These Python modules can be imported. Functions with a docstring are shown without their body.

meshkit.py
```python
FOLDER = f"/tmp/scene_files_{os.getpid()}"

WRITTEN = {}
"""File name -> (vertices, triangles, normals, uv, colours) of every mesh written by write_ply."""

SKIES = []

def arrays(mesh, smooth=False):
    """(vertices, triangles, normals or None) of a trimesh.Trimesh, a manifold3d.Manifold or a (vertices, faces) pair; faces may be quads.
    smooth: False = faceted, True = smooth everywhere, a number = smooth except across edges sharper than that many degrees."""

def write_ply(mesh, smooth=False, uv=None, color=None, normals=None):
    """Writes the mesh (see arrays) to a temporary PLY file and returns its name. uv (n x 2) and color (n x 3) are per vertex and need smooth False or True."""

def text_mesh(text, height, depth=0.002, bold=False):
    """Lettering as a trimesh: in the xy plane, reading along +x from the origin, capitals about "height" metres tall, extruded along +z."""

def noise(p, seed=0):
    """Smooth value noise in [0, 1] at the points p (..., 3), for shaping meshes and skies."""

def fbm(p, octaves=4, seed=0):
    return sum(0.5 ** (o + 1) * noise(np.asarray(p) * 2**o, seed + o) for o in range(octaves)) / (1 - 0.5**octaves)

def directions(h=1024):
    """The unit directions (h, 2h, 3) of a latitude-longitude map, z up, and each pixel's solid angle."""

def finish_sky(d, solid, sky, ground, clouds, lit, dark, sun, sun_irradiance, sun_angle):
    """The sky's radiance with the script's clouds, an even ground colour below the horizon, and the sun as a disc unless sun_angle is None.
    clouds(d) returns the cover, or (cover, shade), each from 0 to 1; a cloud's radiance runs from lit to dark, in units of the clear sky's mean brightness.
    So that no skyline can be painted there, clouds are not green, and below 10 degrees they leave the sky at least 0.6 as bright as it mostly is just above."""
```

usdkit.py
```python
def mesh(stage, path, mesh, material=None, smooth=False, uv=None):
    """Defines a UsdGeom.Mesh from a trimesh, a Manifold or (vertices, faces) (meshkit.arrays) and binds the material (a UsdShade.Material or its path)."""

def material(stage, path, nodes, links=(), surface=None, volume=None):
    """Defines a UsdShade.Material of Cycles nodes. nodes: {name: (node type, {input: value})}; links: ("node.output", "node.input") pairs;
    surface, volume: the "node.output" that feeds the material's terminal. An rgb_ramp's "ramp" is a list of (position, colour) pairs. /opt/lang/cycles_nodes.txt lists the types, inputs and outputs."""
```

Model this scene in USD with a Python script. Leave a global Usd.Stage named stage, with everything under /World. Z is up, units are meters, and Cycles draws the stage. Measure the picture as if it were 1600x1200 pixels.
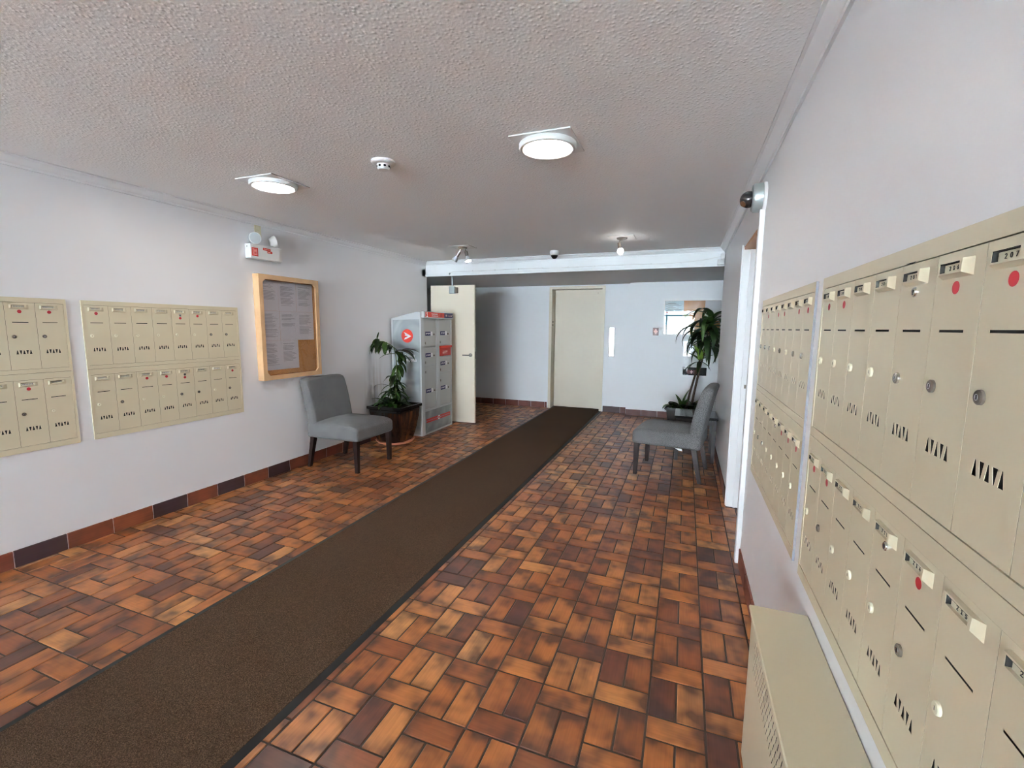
import math, random
import numpy as np, trimesh, manifold3d as m3
from shapely.geometry import Polygon, box as sbox
from shapely.ops import unary_union
import usdkit, meshkit
from pxr import Usd, UsdGeom, UsdLux, UsdShade, Gf, Sdf, Vt

rng = random.Random(7)
stage = Usd.Stage.CreateInMemory()
UsdGeom.SetStageUpAxis(stage, 'Z'); UsdGeom.SetStageMetersPerUnit(stage, 1.0)
UsdGeom.Xform.Define(stage, '/World'); UsdGeom.Scope.Define(stage, '/World/Looks')

# ------------------------------------------------------------------ camera, sky, exposure
YAW, PITCH, ROLL, FPX, CAMH = 0.3618, -0.1234, 0.0087, 712.2, 1.45
def cam_axes():
    cy, sy = math.cos(YAW), math.sin(YAW)
    f = np.array([-sy*math.cos(PITCH), cy*math.cos(PITCH), math.sin(PITCH)]); r = np.array([cy, sy, 0]); u = np.cross(r, f)
    return math.cos(ROLL)*r+math.sin(ROLL)*u, -math.sin(ROLL)*r+math.cos(ROLL)*u, f
CR, CU, CF = cam_axes()
cam = UsdGeom.Camera.Define(stage, '/World/camera')
cam.CreateHorizontalApertureAttr(36.0); cam.CreateVerticalApertureAttr(27.0); cam.CreateFocalLengthAttr(36.0*FPX/1600)
cam.CreateClippingRangeAttr(Gf.Vec2f(0.02, 200)); cam.CreateExposureAttr(1.14)
UsdGeom.Xformable(cam).AddTransformOp().Set(Gf.Matrix4d(*CR, 0, *CU, 0, *(-CF), 0, 0, 0, CAMH, 1))

dome = UsdLux.DomeLight.Define(stage, '/World/sky_light')
dome.CreateColorAttr(Gf.Vec3f(0.78, 0.9, 1.0)); dome.CreateIntensityAttr(7.5)
sun = UsdLux.DistantLight.Define(stage, '/World/sun_light')      # lights the forecourt; it comes over the building, so no beam enters
sun.CreateIntensityAttr(215.0); sun.CreateNormalizeAttr(True); sun.CreateAngleAttr(0.53); sun.CreateColorAttr(Gf.Vec3f(1.0, 0.97, 0.93))
UsdGeom.Xformable(sun).AddRotateXYZOp().Set(Gf.Vec3f(-14, -38, 0))
LAMP = 30.0          # ceiling panel emission
SPOT = 15.0         # lit spot bulb emission

# ------------------------------------------------------------------ helpers
def lin(r, g, b):
    return tuple(((c/255+0.055)/1.055)**2.4 if c/255 > 0.04045 else c/255/12.92 for c in (r, g, b))
NAMES = {}
def path_for(name, parent):
    base = (str(parent.GetPath()) if parent else '/World') + '/' + name
    n = NAMES.get(base, 0); NAMES[base] = n+1
    return base if n == 0 else f'{base}_{n:03d}'
def data(p, label=None, cat=None, group=None, kind=None):
    for k, v in (('label', label), ('category', cat), ('group', group), ('kind', kind)):
        if v: p.SetCustomDataByKey(k, v)
    return p
def obj(name, mesh, mat, parent=None, smooth=False, label=None):
    p = usdkit.mesh(stage, path_for(name, parent), mesh, M[mat], smooth).GetPrim()
    if label: data(p, label)
    return p
def thing(name, label=None, cat=None, loc=(0, 0, 0), rot=0, frame=None, group=None, kind=None):
    x = UsdGeom.Xform.Define(stage, path_for(name, None))
    if frame is not None:
        u, v, w, t = frame
        x.AddTransformOp().Set(Gf.Matrix4d(*map(float, u), 0, *map(float, v), 0, *map(float, w), 0, *map(float, t), 1))
    else:
        x.AddTranslateOp().Set(Gf.Vec3d(*map(float, loc)))
        if rot: x.AddRotateZOp().Set(rot)
    return data(x.GetPrim(), label, cat, group, kind)
def struct(name, mesh, mat, smooth=False, label=None):
    p = obj(name, mesh, mat, None, smooth); return data(p, label, None, None, 'structure')
cat = lambda *ms: trimesh.util.concatenate([m for m in ms])
def box(x0, x1, y0, y1, z0, z1):
    m = trimesh.creation.box((x1-x0, y1-y0, z1-z0)); m.apply_translation(((x0+x1)/2, (y0+y1)/2, (z0+z1)/2)); return m
def cbox(x0, x1, y0, y1, z0, z1, c=0.003):
    P = []
    for sx in (0, 1):
        for sy in (0, 1):
            for sz in (0, 1):
                p = [(x0, x1)[sx], (y0, y1)[sy], (z0, z1)[sz]]; d = [(c, -c)[sx], (c, -c)[sy], (c, -c)[sz]]
                for k in range(3):
                    q = list(p)
                    for j in range(3):
                        if j != k: q[j] += d[j]
                    P.append(q)
    return trimesh.convex.convex_hull(np.array(P))
def hull(P): return trimesh.convex.convex_hull(np.array(P, float))
def cyl(r, h, at=(0, 0, 0), axis='z', n=24, r2=None):
    """along axis from at to at+h"""
    t = np.linspace(0, 2*np.pi, n, endpoint=False); r2 = r if r2 is None else r2
    a = np.stack([r*np.cos(t), r*np.sin(t), 0*t], 1); b = np.stack([r2*np.cos(t), r2*np.sin(t), 0*t+h], 1)
    m = hull(np.vstack([a, b])); V = m.vertices.copy()
    if axis == 'x': V = V[:, [2, 0, 1]]
    if axis == 'y': V = V[:, [1, 2, 0]]
    return trimesh.Trimesh(V+np.array(at), m.faces)
def lathe(profile, n=32, at=(0, 0, 0)):
    m = trimesh.creation.revolve(np.array(profile, float), sections=n); m.apply_translation(at); return m
def extr(poly, h, z=0):
    gs = getattr(poly, 'geoms', [poly])
    m = cat(*[trimesh.creation.extrude_polygon(g, h, engine='earcut') for g in gs]); m.apply_translation((0, 0, z)); return m
def tube(pts, r, n=8, r2=None):
    p = np.asarray(pts, float); rr = np.linspace(r, r if r2 is None else r2, len(p))
    t = np.gradient(p, axis=0); t /= np.linalg.norm(t, axis=1, keepdims=True)+1e-12
    ref = np.array([0, 0, 1.0]) if abs(t[0][2]) < .9 else np.array([1.0, 0, 0])
    V = []
    for i in range(len(p)):
        a = np.cross(t[i], ref); a /= np.linalg.norm(a)+1e-9; b = np.cross(t[i], a)
        ang = np.arange(n)*2*np.pi/n
        V.append(p[i]+rr[i]*(np.cos(ang)[:, None]*a+np.sin(ang)[:, None]*b))
    V = np.vstack(V); F = []
    for i in range(len(p)-1):
        for j in range(n):
            a, b, c, d = i*n+j, i*n+(j+1) % n, (i+1)*n+(j+1) % n, (i+1)*n+j
            F += [(a, c, b), (a, d, c)]
    e = (len(p)-1)*n
    for j in range(1, n-1): F += [(0, j, j+1), (e, e+j+1, e+j)]
    m = trimesh.Trimesh(V, F, process=False); trimesh.repair.fix_normals(m); return m
def rrect(x0, x1, y0, y1, r, n=6):
    return sbox(x0+r, y0+r, x1-r, y1-r).buffer(r, quad_segs=n)
def rounded(sx, sy, sz, r, refine=0.03, seg=12):
    s = m3.Manifold.sphere(r, seg); parts = []
    for i in (-1, 1):
        for j in (-1, 1):
            for k in (-1, 1): parts.append(s.translate((i*(sx/2-r), j*(sy/2-r), k*(sz/2-r))))
    g = m3.Manifold.batch_hull(parts).refine_to_length(refine).to_mesh()
    return trimesh.Trimesh(np.array(g.vert_properties[:, :3]), np.array(g.tri_verts), process=False)
def man(m):
    m = m.copy(); m.merge_vertices()
    return m3.Manifold(m3.Mesh(np.asarray(m.vertices, np.float32), np.asarray(m.faces, np.uint32)))
def tri(mm):
    g = mm.to_mesh(); return trimesh.Trimesh(np.array(g.vert_properties[:, :3]), np.array(g.tri_verts), process=False)
def text(s, h, x, y, z, bold=False, d=0.0006, width=None):
    m = meshkit.text_mesh(s, h, d, bold)
    if width: m.apply_scale((width/(m.bounds[1][0]-m.bounds[0][0]), 1, 1))
    m.apply_translation((x-m.bounds[0][0], y, z)); return m

# ------------------------------------------------------------------ materials
M = {}
def mat(name, col, rough=0.5, metal=0.0, spec=0.5, bump=None, vary=None, **kw):
    """bump=(scale, strength, distance); vary=(scale, amount) mottles the colour"""
    n = {'p': ('principled_bsdf', dict(base_color=col, roughness=rough, metallic=metal, specular_ior_level=spec, **kw)), 'g': ('texture_coordinate', {})}; l = []
    if vary:
        n['vn'] = ('noise_texture', dict(scale=vary[0], detail=4.0)); l.append(('g.object', 'vn.vector'))
        n['vr'] = ('rgb_ramp', dict(ramp=[(0.3, tuple(c*(1-vary[1]) for c in col)), (0.7, tuple(min(1, c*(1+vary[1])) for c in col))]))
        l += [('vn.fac', 'vr.fac'), ('vr.color', 'p.base_color')]
    if bump:
        n['bn'] = ('noise_texture', dict(scale=bump[0], detail=3.0)); n['b'] = ('bump', dict(strength=bump[1], distance=bump[2]))
        l += [('g.object', 'bn.vector'), ('bn.fac', 'b.height'), ('b.normal', 'p.normal')]
    M[name] = usdkit.material(stage, '/World/Looks/'+name, n, l, surface='p.BSDF')
WALL = (0.80, 0.80, 0.815)
mat('wall_paint', WALL, 0.42, bump=(60, 0.12, 0.002))
mat('corridor_paint', (0.80, 0.81, 0.83), 0.45, bump=(60, 0.12, 0.002))
mat('white_trim', (0.82, 0.83, 0.84), 0.35)
mat('beam_paint', (0.86, 0.88, 0.89), 0.35)
mat('corridor_ceiling', (0.88, 0.885, 0.89), 0.6)
mat('white_plastic', (0.8, 0.8, 0.79), 0.4)
mat('ivory_plastic', lin(214, 208, 178), 0.4)
mat('cream_metal', lin(208, 197, 169), 0.33, bump=(300, 0.03, 0.001))
mat('cream_lock', lin(222, 216, 190), 0.35)
mat('cream_door', lin(220, 209, 190), 0.42, vary=(1.5, 0.03))
mat('dark_gap', (0.02, 0.019, 0.017), 0.8)
mat('black_ink', (0.012, 0.012, 0.015), 0.6)
mat('grey_ink', (0.25, 0.25, 0.27), 0.7)
mat('faint_ink', lin(168, 162, 170), 0.7)
mat('card', lin(205, 198, 172), 0.6)
mat('sticker_red', lin(172, 28, 42), 0.5)
mat('red', lin(214, 60, 46), 0.4)
mat('dark_red', lin(190, 45, 35), 0.4)
mat('maroon', lin(95, 40, 42), 0.4)
mat('navy', lin(38, 38, 92), 0.4)
mat('white_ink', (0.85, 0.85, 0.85), 0.5)
mat('pink_ink', lin(250, 205, 200), 0.5)
mat('locker_grey', lin(186, 188, 186), 0.4)
mat('locker_frame', lin(194, 198, 199), 0.38)
mat('steel', (0.72, 0.73, 0.75), 0.28, 1.0)
mat('brushed_plate', (0.9, 0.9, 0.92), 0.35, 0.75)
mat('galvanized', lin(165, 175, 175), 0.4, 0.6)
mat('nickel', (0.55, 0.52, 0.48), 0.25, 1.0)
mat('chrome', (0.8, 0.8, 0.82), 0.12, 1.0)
mat('dark_metal', lin(112, 102, 92), 0.4, 0.5)
mat('brass', lin(150, 120, 70), 0.35, 0.9)
mat('black_plastic', (0.012, 0.012, 0.013), 0.15)
mat('rubber', (0.010, 0.010, 0.010), 0.7)
mat('espresso', lin(40, 28, 26), 0.3)
mat('black_gloss', lin(30, 27, 27), 0.09)
mat('terracotta', lin(196, 128, 100), 0.55)
mat('soil', lin(48, 36, 26), 0.95, bump=(60, 0.8, 0.02))
mat('stem_brown', lin(74, 54, 42), 0.7, bump=(90, 0.4, 0.004))
mat('stem_green', lin(82, 92, 50), 0.6)
mat('pine', lin(206, 166, 124), 0.5, vary=(7, 0.12))
mat('pine_dark', lin(150, 100, 58), 0.6)
mat('cork', lin(196, 138, 84), 0.85, vary=(120, 0.18))
mat('paper', lin(222, 216, 222), 0.7)
mat('paper_white', (0.85, 0.85, 0.87), 0.6)
mat('poster_blue', lin(190, 208, 216), 0.5, vary=(9, 0.12))
mat('poster_teal', lin(70, 148, 170), 0.5, vary=(14, 0.5))
mat('poster_green', lin(190, 200, 160), 0.5, vary=(20, 0.2))
mat('oak', lin(196, 140, 92), 0.5, vary=(5, 0.1))
mat('grout', lin(70, 57, 50), 0.85, bump=(200, 0.3, 0.002))
mat('concrete', (0.46, 0.53, 0.58), 0.9)
mat('lens_white', (0.5, 0.55, 0.57), 0.12)
# ceiling stipple
M['stipple'] = usdkit.material(stage, '/World/Looks/stipple', {
    'g': ('geometry', {}), 'n1': ('noise_texture', dict(scale=70.0, detail=3.0, roughness=0.65)), 'n2': ('voronoi_texture', dict(scale=55.0, randomness=1.0)),
    'r': ('rgb_ramp', dict(ramp=[(0.0, (1, 1, 1)), (0.28, (0.25, 0.25, 0.25)), (0.5, (0, 0, 0))])), 'm': ('mix', dict(mix_type='add', fac=0.8)),
    'b': ('bump', dict(strength=0.30, distance=0.008)), 'p': ('principled_bsdf', dict(base_color=(0.905, 0.915, 0.915), roughness=0.6))},
    [('g.position', 'n1.vector'), ('g.position', 'n2.vector'), ('n2.distance', 'r.fac'), ('n1.color', 'm.color1'), ('r.color', 'm.color2'), ('m.color', 'b.height'), ('b.normal', 'p.normal')], surface='p.BSDF')
# left wall: paint with an old water stain low down beside the planter
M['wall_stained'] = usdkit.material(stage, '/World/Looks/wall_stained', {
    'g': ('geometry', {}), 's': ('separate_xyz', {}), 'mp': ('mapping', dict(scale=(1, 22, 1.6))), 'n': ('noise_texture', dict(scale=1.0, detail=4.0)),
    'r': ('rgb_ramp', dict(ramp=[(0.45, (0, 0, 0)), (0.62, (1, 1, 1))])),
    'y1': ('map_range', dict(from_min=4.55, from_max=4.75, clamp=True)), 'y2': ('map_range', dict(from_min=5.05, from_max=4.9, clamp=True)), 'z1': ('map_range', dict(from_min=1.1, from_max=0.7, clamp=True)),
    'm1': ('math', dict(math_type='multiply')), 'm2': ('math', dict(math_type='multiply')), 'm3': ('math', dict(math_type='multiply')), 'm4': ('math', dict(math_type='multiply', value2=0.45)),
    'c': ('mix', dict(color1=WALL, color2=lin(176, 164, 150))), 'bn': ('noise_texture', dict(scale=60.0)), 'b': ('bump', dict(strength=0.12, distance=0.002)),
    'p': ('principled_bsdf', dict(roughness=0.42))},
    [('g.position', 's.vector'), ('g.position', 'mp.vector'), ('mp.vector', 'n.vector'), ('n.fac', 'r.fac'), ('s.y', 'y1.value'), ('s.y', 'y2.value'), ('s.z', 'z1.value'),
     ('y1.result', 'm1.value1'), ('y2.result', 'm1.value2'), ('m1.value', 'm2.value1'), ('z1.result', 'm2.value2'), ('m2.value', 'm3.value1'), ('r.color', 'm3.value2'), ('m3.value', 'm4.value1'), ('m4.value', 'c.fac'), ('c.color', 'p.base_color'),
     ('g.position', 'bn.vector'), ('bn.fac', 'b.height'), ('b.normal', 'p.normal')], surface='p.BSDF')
# flashed clay tiles: primvars tile = (along, across, seed), tone
def tile_material(name, stops, rough, flash):
    M[name] = usdkit.material(stage, '/World/Looks/'+name, {
        'a': ('attribute', dict(attribute='tile')), 't': ('attribute', dict(attribute='tone')), 's': ('separate_xyz', {}),
        'sx': ('math', dict(math_type='multiply', value2=37.0)), 'off': ('combine_xyz', {}),
        'mp1': ('mapping', dict(scale=(8, 8, 1))), 'v1': ('vector_math', dict(math_type='add')), 'n1': ('noise_texture', dict(scale=1.0, detail=2.0)),
        'mp2': ('mapping', dict(scale=(7, 120, 1))), 'v2': ('vector_math', dict(math_type='add')), 'n2': ('noise_texture', dict(scale=1.0, detail=3.0)),
        'ramp': ('rgb_ramp', dict(ramp=stops)), 'fr': ('rgb_ramp', dict(ramp=[(0.0, (0, 0, 0)), (0.46, (0, 0, 0)), (0.58, (0.35, 0.35, 0.35)), (0.74, (1, 1, 1))])),
        'al': ('math', dict(math_type='absolute')), 'pw': ('math', dict(math_type='multiply', value2=1.6)), 'ad': ('math', dict(math_type='add')), 'fl': ('math', dict(math_type='multiply', value2=flash)),
        'c1': ('mix', dict(mix_type='mix', color2=lin(62, 38, 33))), 'sr': ('rgb_ramp', dict(ramp=[(0.3, (0.86, 0.84, 0.82)), (0.7, (1.10, 1.10, 1.10))])), 'c2': ('mix', dict(mix_type='multiply', fac=0.85)),
        'b': ('bump', dict(strength=0.15, distance=0.002)), 'p': ('principled_bsdf', dict(roughness=rough, specular_ior_level=0.5))},
        [('a.vector', 's.vector'), ('s.z', 'sx.value1'), ('sx.value', 'off.x'), ('sx.value', 'off.y'), ('s.z', 'off.z'),
         ('a.vector', 'mp1.vector'), ('mp1.vector', 'v1.vector1'), ('off.vector', 'v1.vector2'), ('v1.vector', 'n1.vector'),
         ('a.vector', 'mp2.vector'), ('mp2.vector', 'v2.vector1'), ('off.vector', 'v2.vector2'), ('v2.vector', 'n2.vector'),
         ('t.fac', 'ramp.fac'), ('s.x', 'al.value1'), ('al.value', 'pw.value1'), ('n1.fac', 'ad.value1'), ('pw.value', 'ad.value2'), ('ad.value', 'fr.fac'), ('fr.color', 'fl.value1'), ('fl.value', 'c1.fac'),
         ('ramp.color', 'c1.color1'), ('n2.fac', 'sr.fac'), ('c1.color', 'c2.color1'), ('sr.color', 'c2.color2'), ('c2.color', 'p.base_color'), ('n2.fac', 'b.height'), ('b.normal', 'p.normal')], surface='p.BSDF')
CLAY = [(0.0, lin(84, 50, 42)), (0.2, lin(112, 62, 42)), (0.4, lin(148, 83, 43)), (0.65, lin(178, 106, 54)), (0.85, lin(194, 125, 68)), (1.0, lin(206, 147, 90))]
tile_material('clay_tile', CLAY, 0.33, 0.85)
tile_material('base_tile', [(0.0, lin(62, 46, 52)), (0.35, lin(74, 50, 52)), (0.4, lin(112, 58, 46)), (1.0, lin(150, 80, 48))], 0.5, 0.35)
# ribbed brown runner
M['runner'] = usdkit.material(stage, '/World/Looks/runner', {
    'g': ('geometry', {}), 'n': ('noise_texture', dict(scale=260.0, detail=2.0)), 'w': ('wave_texture', dict(scale=70.0, bands_direction='diagonal', distortion=1.0)), 'n3': ('noise_texture', dict(scale=1.3, detail=3.0)),
    'r': ('rgb_ramp', dict(ramp=[(0.3, lin(56, 40, 31)), (0.55, lin(84, 64, 50)), (0.75, lin(112, 88, 68))])), 'm': ('mix', dict(mix_type='multiply', fac=0.35)), 'r3': ('rgb_ramp', dict(ramp=[(0.3, (0.75, 0.75, 0.75)), (0.7, (1.1, 1.1, 1.1))])),
    'b': ('bump', dict(strength=0.6, distance=0.004)), 'p': ('principled_bsdf', dict(roughness=0.95, specular_ior_level=0.1))},
    [('g.position', 'n.vector'), ('g.position', 'w.vector'), ('g.position', 'n3.vector'), ('n.fac', 'r.fac'), ('r.color', 'm.color1'), ('n3.fac', 'r3.fac'), ('r3.color', 'm.color2'), ('m.color', 'p.base_color'), ('n.fac', 'b.height'), ('b.normal', 'p.normal')], surface='p.BSDF')
# heathered grey upholstery
M['fabric'] = usdkit.material(stage, '/World/Looks/fabric', {
    'g': ('texture_coordinate', {}), 'n': ('noise_texture', dict(scale=230.0, detail=2.0)), 'n2': ('noise_texture', dict(scale=9.0, detail=2.0)),
    'r': ('rgb_ramp', dict(ramp=[(0.32, lin(72, 72, 72)), (0.5, lin(102, 101, 101)), (0.68, lin(134, 133, 132))])), 'r2': ('rgb_ramp', dict(ramp=[(0.3, (0.85, 0.85, 0.85)), (0.7, (1.1, 1.1, 1.1))])), 'm': ('mix', dict(mix_type='multiply', fac=0.7)),
    'b': ('bump', dict(strength=0.4, distance=0.002)), 'p': ('principled_bsdf', dict(roughness=0.9, specular_ior_level=0.2, sheen_weight=0.15))},
    [('g.object', 'n.vector'), ('g.object', 'n2.vector'), ('n.fac', 'r.fac'), ('n2.fac', 'r2.fac'), ('r.color', 'm.color1'), ('r2.color', 'm.color2'), ('m.color', 'p.base_color'), ('n.fac', 'b.height'), ('b.normal', 'p.normal')], surface='p.BSDF')
# grey printed side of the parcel locker: soft swirl print
M['swirl_print'] = usdkit.material(stage, '/World/Looks/swirl_print', {
    'g': ('texture_coordinate', {}), 'n': ('noise_texture', dict(scale=2.2, detail=2.0, distortion=1.2)), 'r': ('rgb_ramp', dict(ramp=[(0.3, lin(128, 134, 138)), (0.5, lin(152, 158, 160)), (0.66, lin(178, 183, 184)), (0.7, lin(146, 152, 155))])),
    'p': ('principled_bsdf', dict(roughness=0.3))}, [('g.object', 'n.vector'), ('n.fac', 'r.fac'), ('r.color', 'p.base_color')], surface='p.BSDF')
# planter glaze: black with brown drips
M['drip_glaze'] = usdkit.material(stage, '/World/Looks/drip_glaze', {
    'g': ('texture_coordinate', {}), 'mp': ('mapping', dict(scale=(10, 10, 1.6))), 'n': ('noise_texture', dict(scale=1.0, detail=3.0)), 'r': ('rgb_ramp', dict(ramp=[(0.42, lin(22, 17, 16)), (0.55, lin(56, 33, 20)), (0.72, lin(112, 64, 28))])),
    'p': ('principled_bsdf', dict(roughness=0.14))}, [('g.object', 'mp.vector'), ('mp.vector', 'n.vector'), ('n.fac', 'r.fac'), ('r.color', 'p.base_color')], surface='p.BSDF')
def leaf_mat(name, a, b):
    M[name] = usdkit.material(stage, '/World/Looks/'+name, {
        'g': ('texture_coordinate', {}), 'n': ('noise_texture', dict(scale=14.0)), 'r': ('rgb_ramp', dict(ramp=[(0.3, a), (0.7, b)])), 'p': ('principled_bsdf', dict(roughness=0.35)), 't': ('translucent_bsdf', {}), 'x': ('mix_closure', dict(fac=0.22))},
        [('g.object', 'n.vector'), ('n.fac', 'r.fac'), ('r.color', 'p.base_color'), ('r.color', 't.color'), ('p.BSDF', 'x.closure1'), ('t.BSDF', 'x.closure2')], surface='x.closure')
leaf_mat('leaf_dark', lin(22, 38, 18), lin(44, 66, 28))
leaf_mat('leaf_mid', lin(40, 68, 26), lin(74, 106, 44))
leaf_mat('leaf_light', lin(98, 136, 44), lin(140, 170, 66))
M['pane'] = usdkit.material(stage, '/World/Looks/pane', {'f': ('layer_weight', dict(blend=0.5)), 'w': ('math', dict(math_type='power', value2=4.0)), 'r': ('math', dict(math_type='multiply_add', value2=0.9, value3=0.018)), 't': ('transparent_bsdf', dict(color=(0.97, 0.98, 0.98))), 'g': ('glossy_bsdf', dict(color=(1, 1, 1), roughness=0.01)), 'x': ('mix_closure', {})},
    [('f.facing', 'w.value1'), ('w.value', 'r.value1'), ('r.value', 'x.fac'), ('t.BSDF', 'x.closure1'), ('g.BSDF', 'x.closure2')], surface='x.closure')
def emit(name, col, s):
    M[name] = usdkit.material(stage, '/World/Looks/'+name, {'e': ('emission', dict(color=col, strength=s))}, [], surface='e.emission')
emit('lamp_glow', (1.0, 0.93, 0.86), LAMP); emit('bulb_glow', (1.0, 0.96, 0.92), SPOT); emit('spot_glow', (1.0, 0.97, 0.95), 110.0)

# ------------------------------------------------------------------ room shell
XL, XR, YB, YW, YW2, ZC, ZB = -3.68, 0.385, 6.04, 7.93, 7.77, 2.405, 2.19
YF = -9.0                       # glazed entrance front, behind the camera
D0, D1, DH = 3.07, 4.03, 2.08   # opening in the right wall
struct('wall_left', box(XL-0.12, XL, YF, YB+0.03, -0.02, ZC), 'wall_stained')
struct('wall_right', cat(box(XR, XR+0.14, YF, D0, -0.02, ZC), box(XR, XR+0.14, D1, YB+0.03, -0.02, ZC), box(XR, XR+0.14, D0, D1, DH, ZC)), 'wall_paint')
struct('ceiling', box(XL, XR, YF, YB+0.1, ZC, ZC+0.1), 'stipple')
struct('ceiling', box(-6.5, 3.0, YB+0.1, YW+0.3, ZB, ZB+0.1), 'corridor_ceiling')
struct('ceiling', cat(box(-6.5, XL, YB-0.1, YB+0.1, ZB, ZB+0.1), box(XR, 3.0, YB-0.1, YB+0.1, ZB, ZB+0.1)), 'corridor_ceiling')
struct('ceiling_beam', cat(box(XL, XR, YB, YB+0.14, ZB, ZC)), 'beam_paint')
# back wall with recessed doorway, and the thicker right-hand bay
BX0, BX1, BDH = -2.25, -1.365, 2.125
struct('wall_back', cat(box(-6.5, BX0-0.05, YW, YW+0.25, -0.02, ZB), box(BX1+0.05, -0.89, YW, YW+0.25, -0.02, ZB), box(BX0-0.05, BX1+0.05, YW, YW+0.25, BDH+0.04, ZB), box(-0.89, 3.0, YW2, YW+0.25, -0.02, ZB)), 'corridor_paint')
struct('wall_corridor', cat(box(-6.6, -6.5, YB, YW+0.25, -0.02, ZB), box(-6.5, XL-0.12, YB-0.1, YB+0.03, -0.02, ZB+.2), box(3.0, 3.1, YB, YW+0.25, -0.02, ZB), box(XR+0.14, 3.0, YB-0.1, YB+0.03, -0.02, ZB+.2)), 'wall_paint')
struct('wall_side_room', cat(box(XR+0.14, 2.0, 2.6, 2.7, 0, 2.5), box(XR+0.14, 2.0, 4.6, 4.7, 0, 2.5), box(2.0, 2.1, 2.6, 4.7, 0, 2.5), box(XR+0.14, 2.0, 2.6, 4.7, 2.5, 2.6)), 'wall_paint')
# crown mouldings
def crown(flip):
    p = Polygon([(0, 0), (0.062, 0), (0.062, -0.008), (0.050, -0.012), (0.042, -0.026), (0.026, -0.040), (0.014, -0.046), (0.012, -0.060), (0, -0.060)])
    return p
cp = crown(0)
def sweep_y(poly, x, z, y0, y1, mir):
    m = extr(poly, y1-y0); V = m.vertices.copy(); s = -1 if mir else 1
    m2 = trimesh.Trimesh(np.stack([x+s*V[:, 0], y0+V[:, 2], z+V[:, 1]], 1), m.faces, process=False); trimesh.repair.fix_normals(m2); return m2
def sweep_x(poly, y, z, x0, x1):
    m = extr(poly, x1-x0); V = m.vertices.copy()
    m2 = trimesh.Trimesh(np.stack([x0+V[:, 2], y-V[:, 0], z+V[:, 1]], 1), m.faces, process=False); trimesh.repair.fix_normals(m2); return m2
struct('trim_1', sweep_y(cp, XL, ZC, YF, YB, False), 'white_trim', 30)
struct('trim_2', sweep_y(cp, XR, ZC, YF, YB, True), 'white_trim', 30)
struct('trim_3', cat(sweep_x(cp, YB, ZC, XL, XR), cbox(XL, XR, YB-0.012, YB, ZB-0.002, ZB+0.028)), 'beam_paint', 30)
# entrance front behind the camera
w = thing('window_1', kind='structure')
xs = [XL, -2.35, -0.95, XR]
fr = [box(x-0.03, x+0.03, YF-0.05, YF+0.05, 0, ZC) for x in xs]+[box(XL, XR, YF-0.05, YF+0.05, z0, z1) for z0, z1 in ((0, 0.1), (2.08, 2.16), (ZC-0.06, ZC))]
obj('window_frame', cat(*fr), 'dark_metal', w)
for a, b in zip(xs[:-1], xs[1:]):
    obj('pane', box(a+0.03, b-0.03, YF-0.004, YF+0.004, 0.1, 2.08), 'pane', w)
    obj('pane', box(a+0.03, b-0.03, YF-0.004, YF+0.004, 2.16, ZC-0.06), 'pane', w)
struct('ground', box(-40, 40, -60, YF-0.05, -0.12, -0.02), 'concrete')

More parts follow.
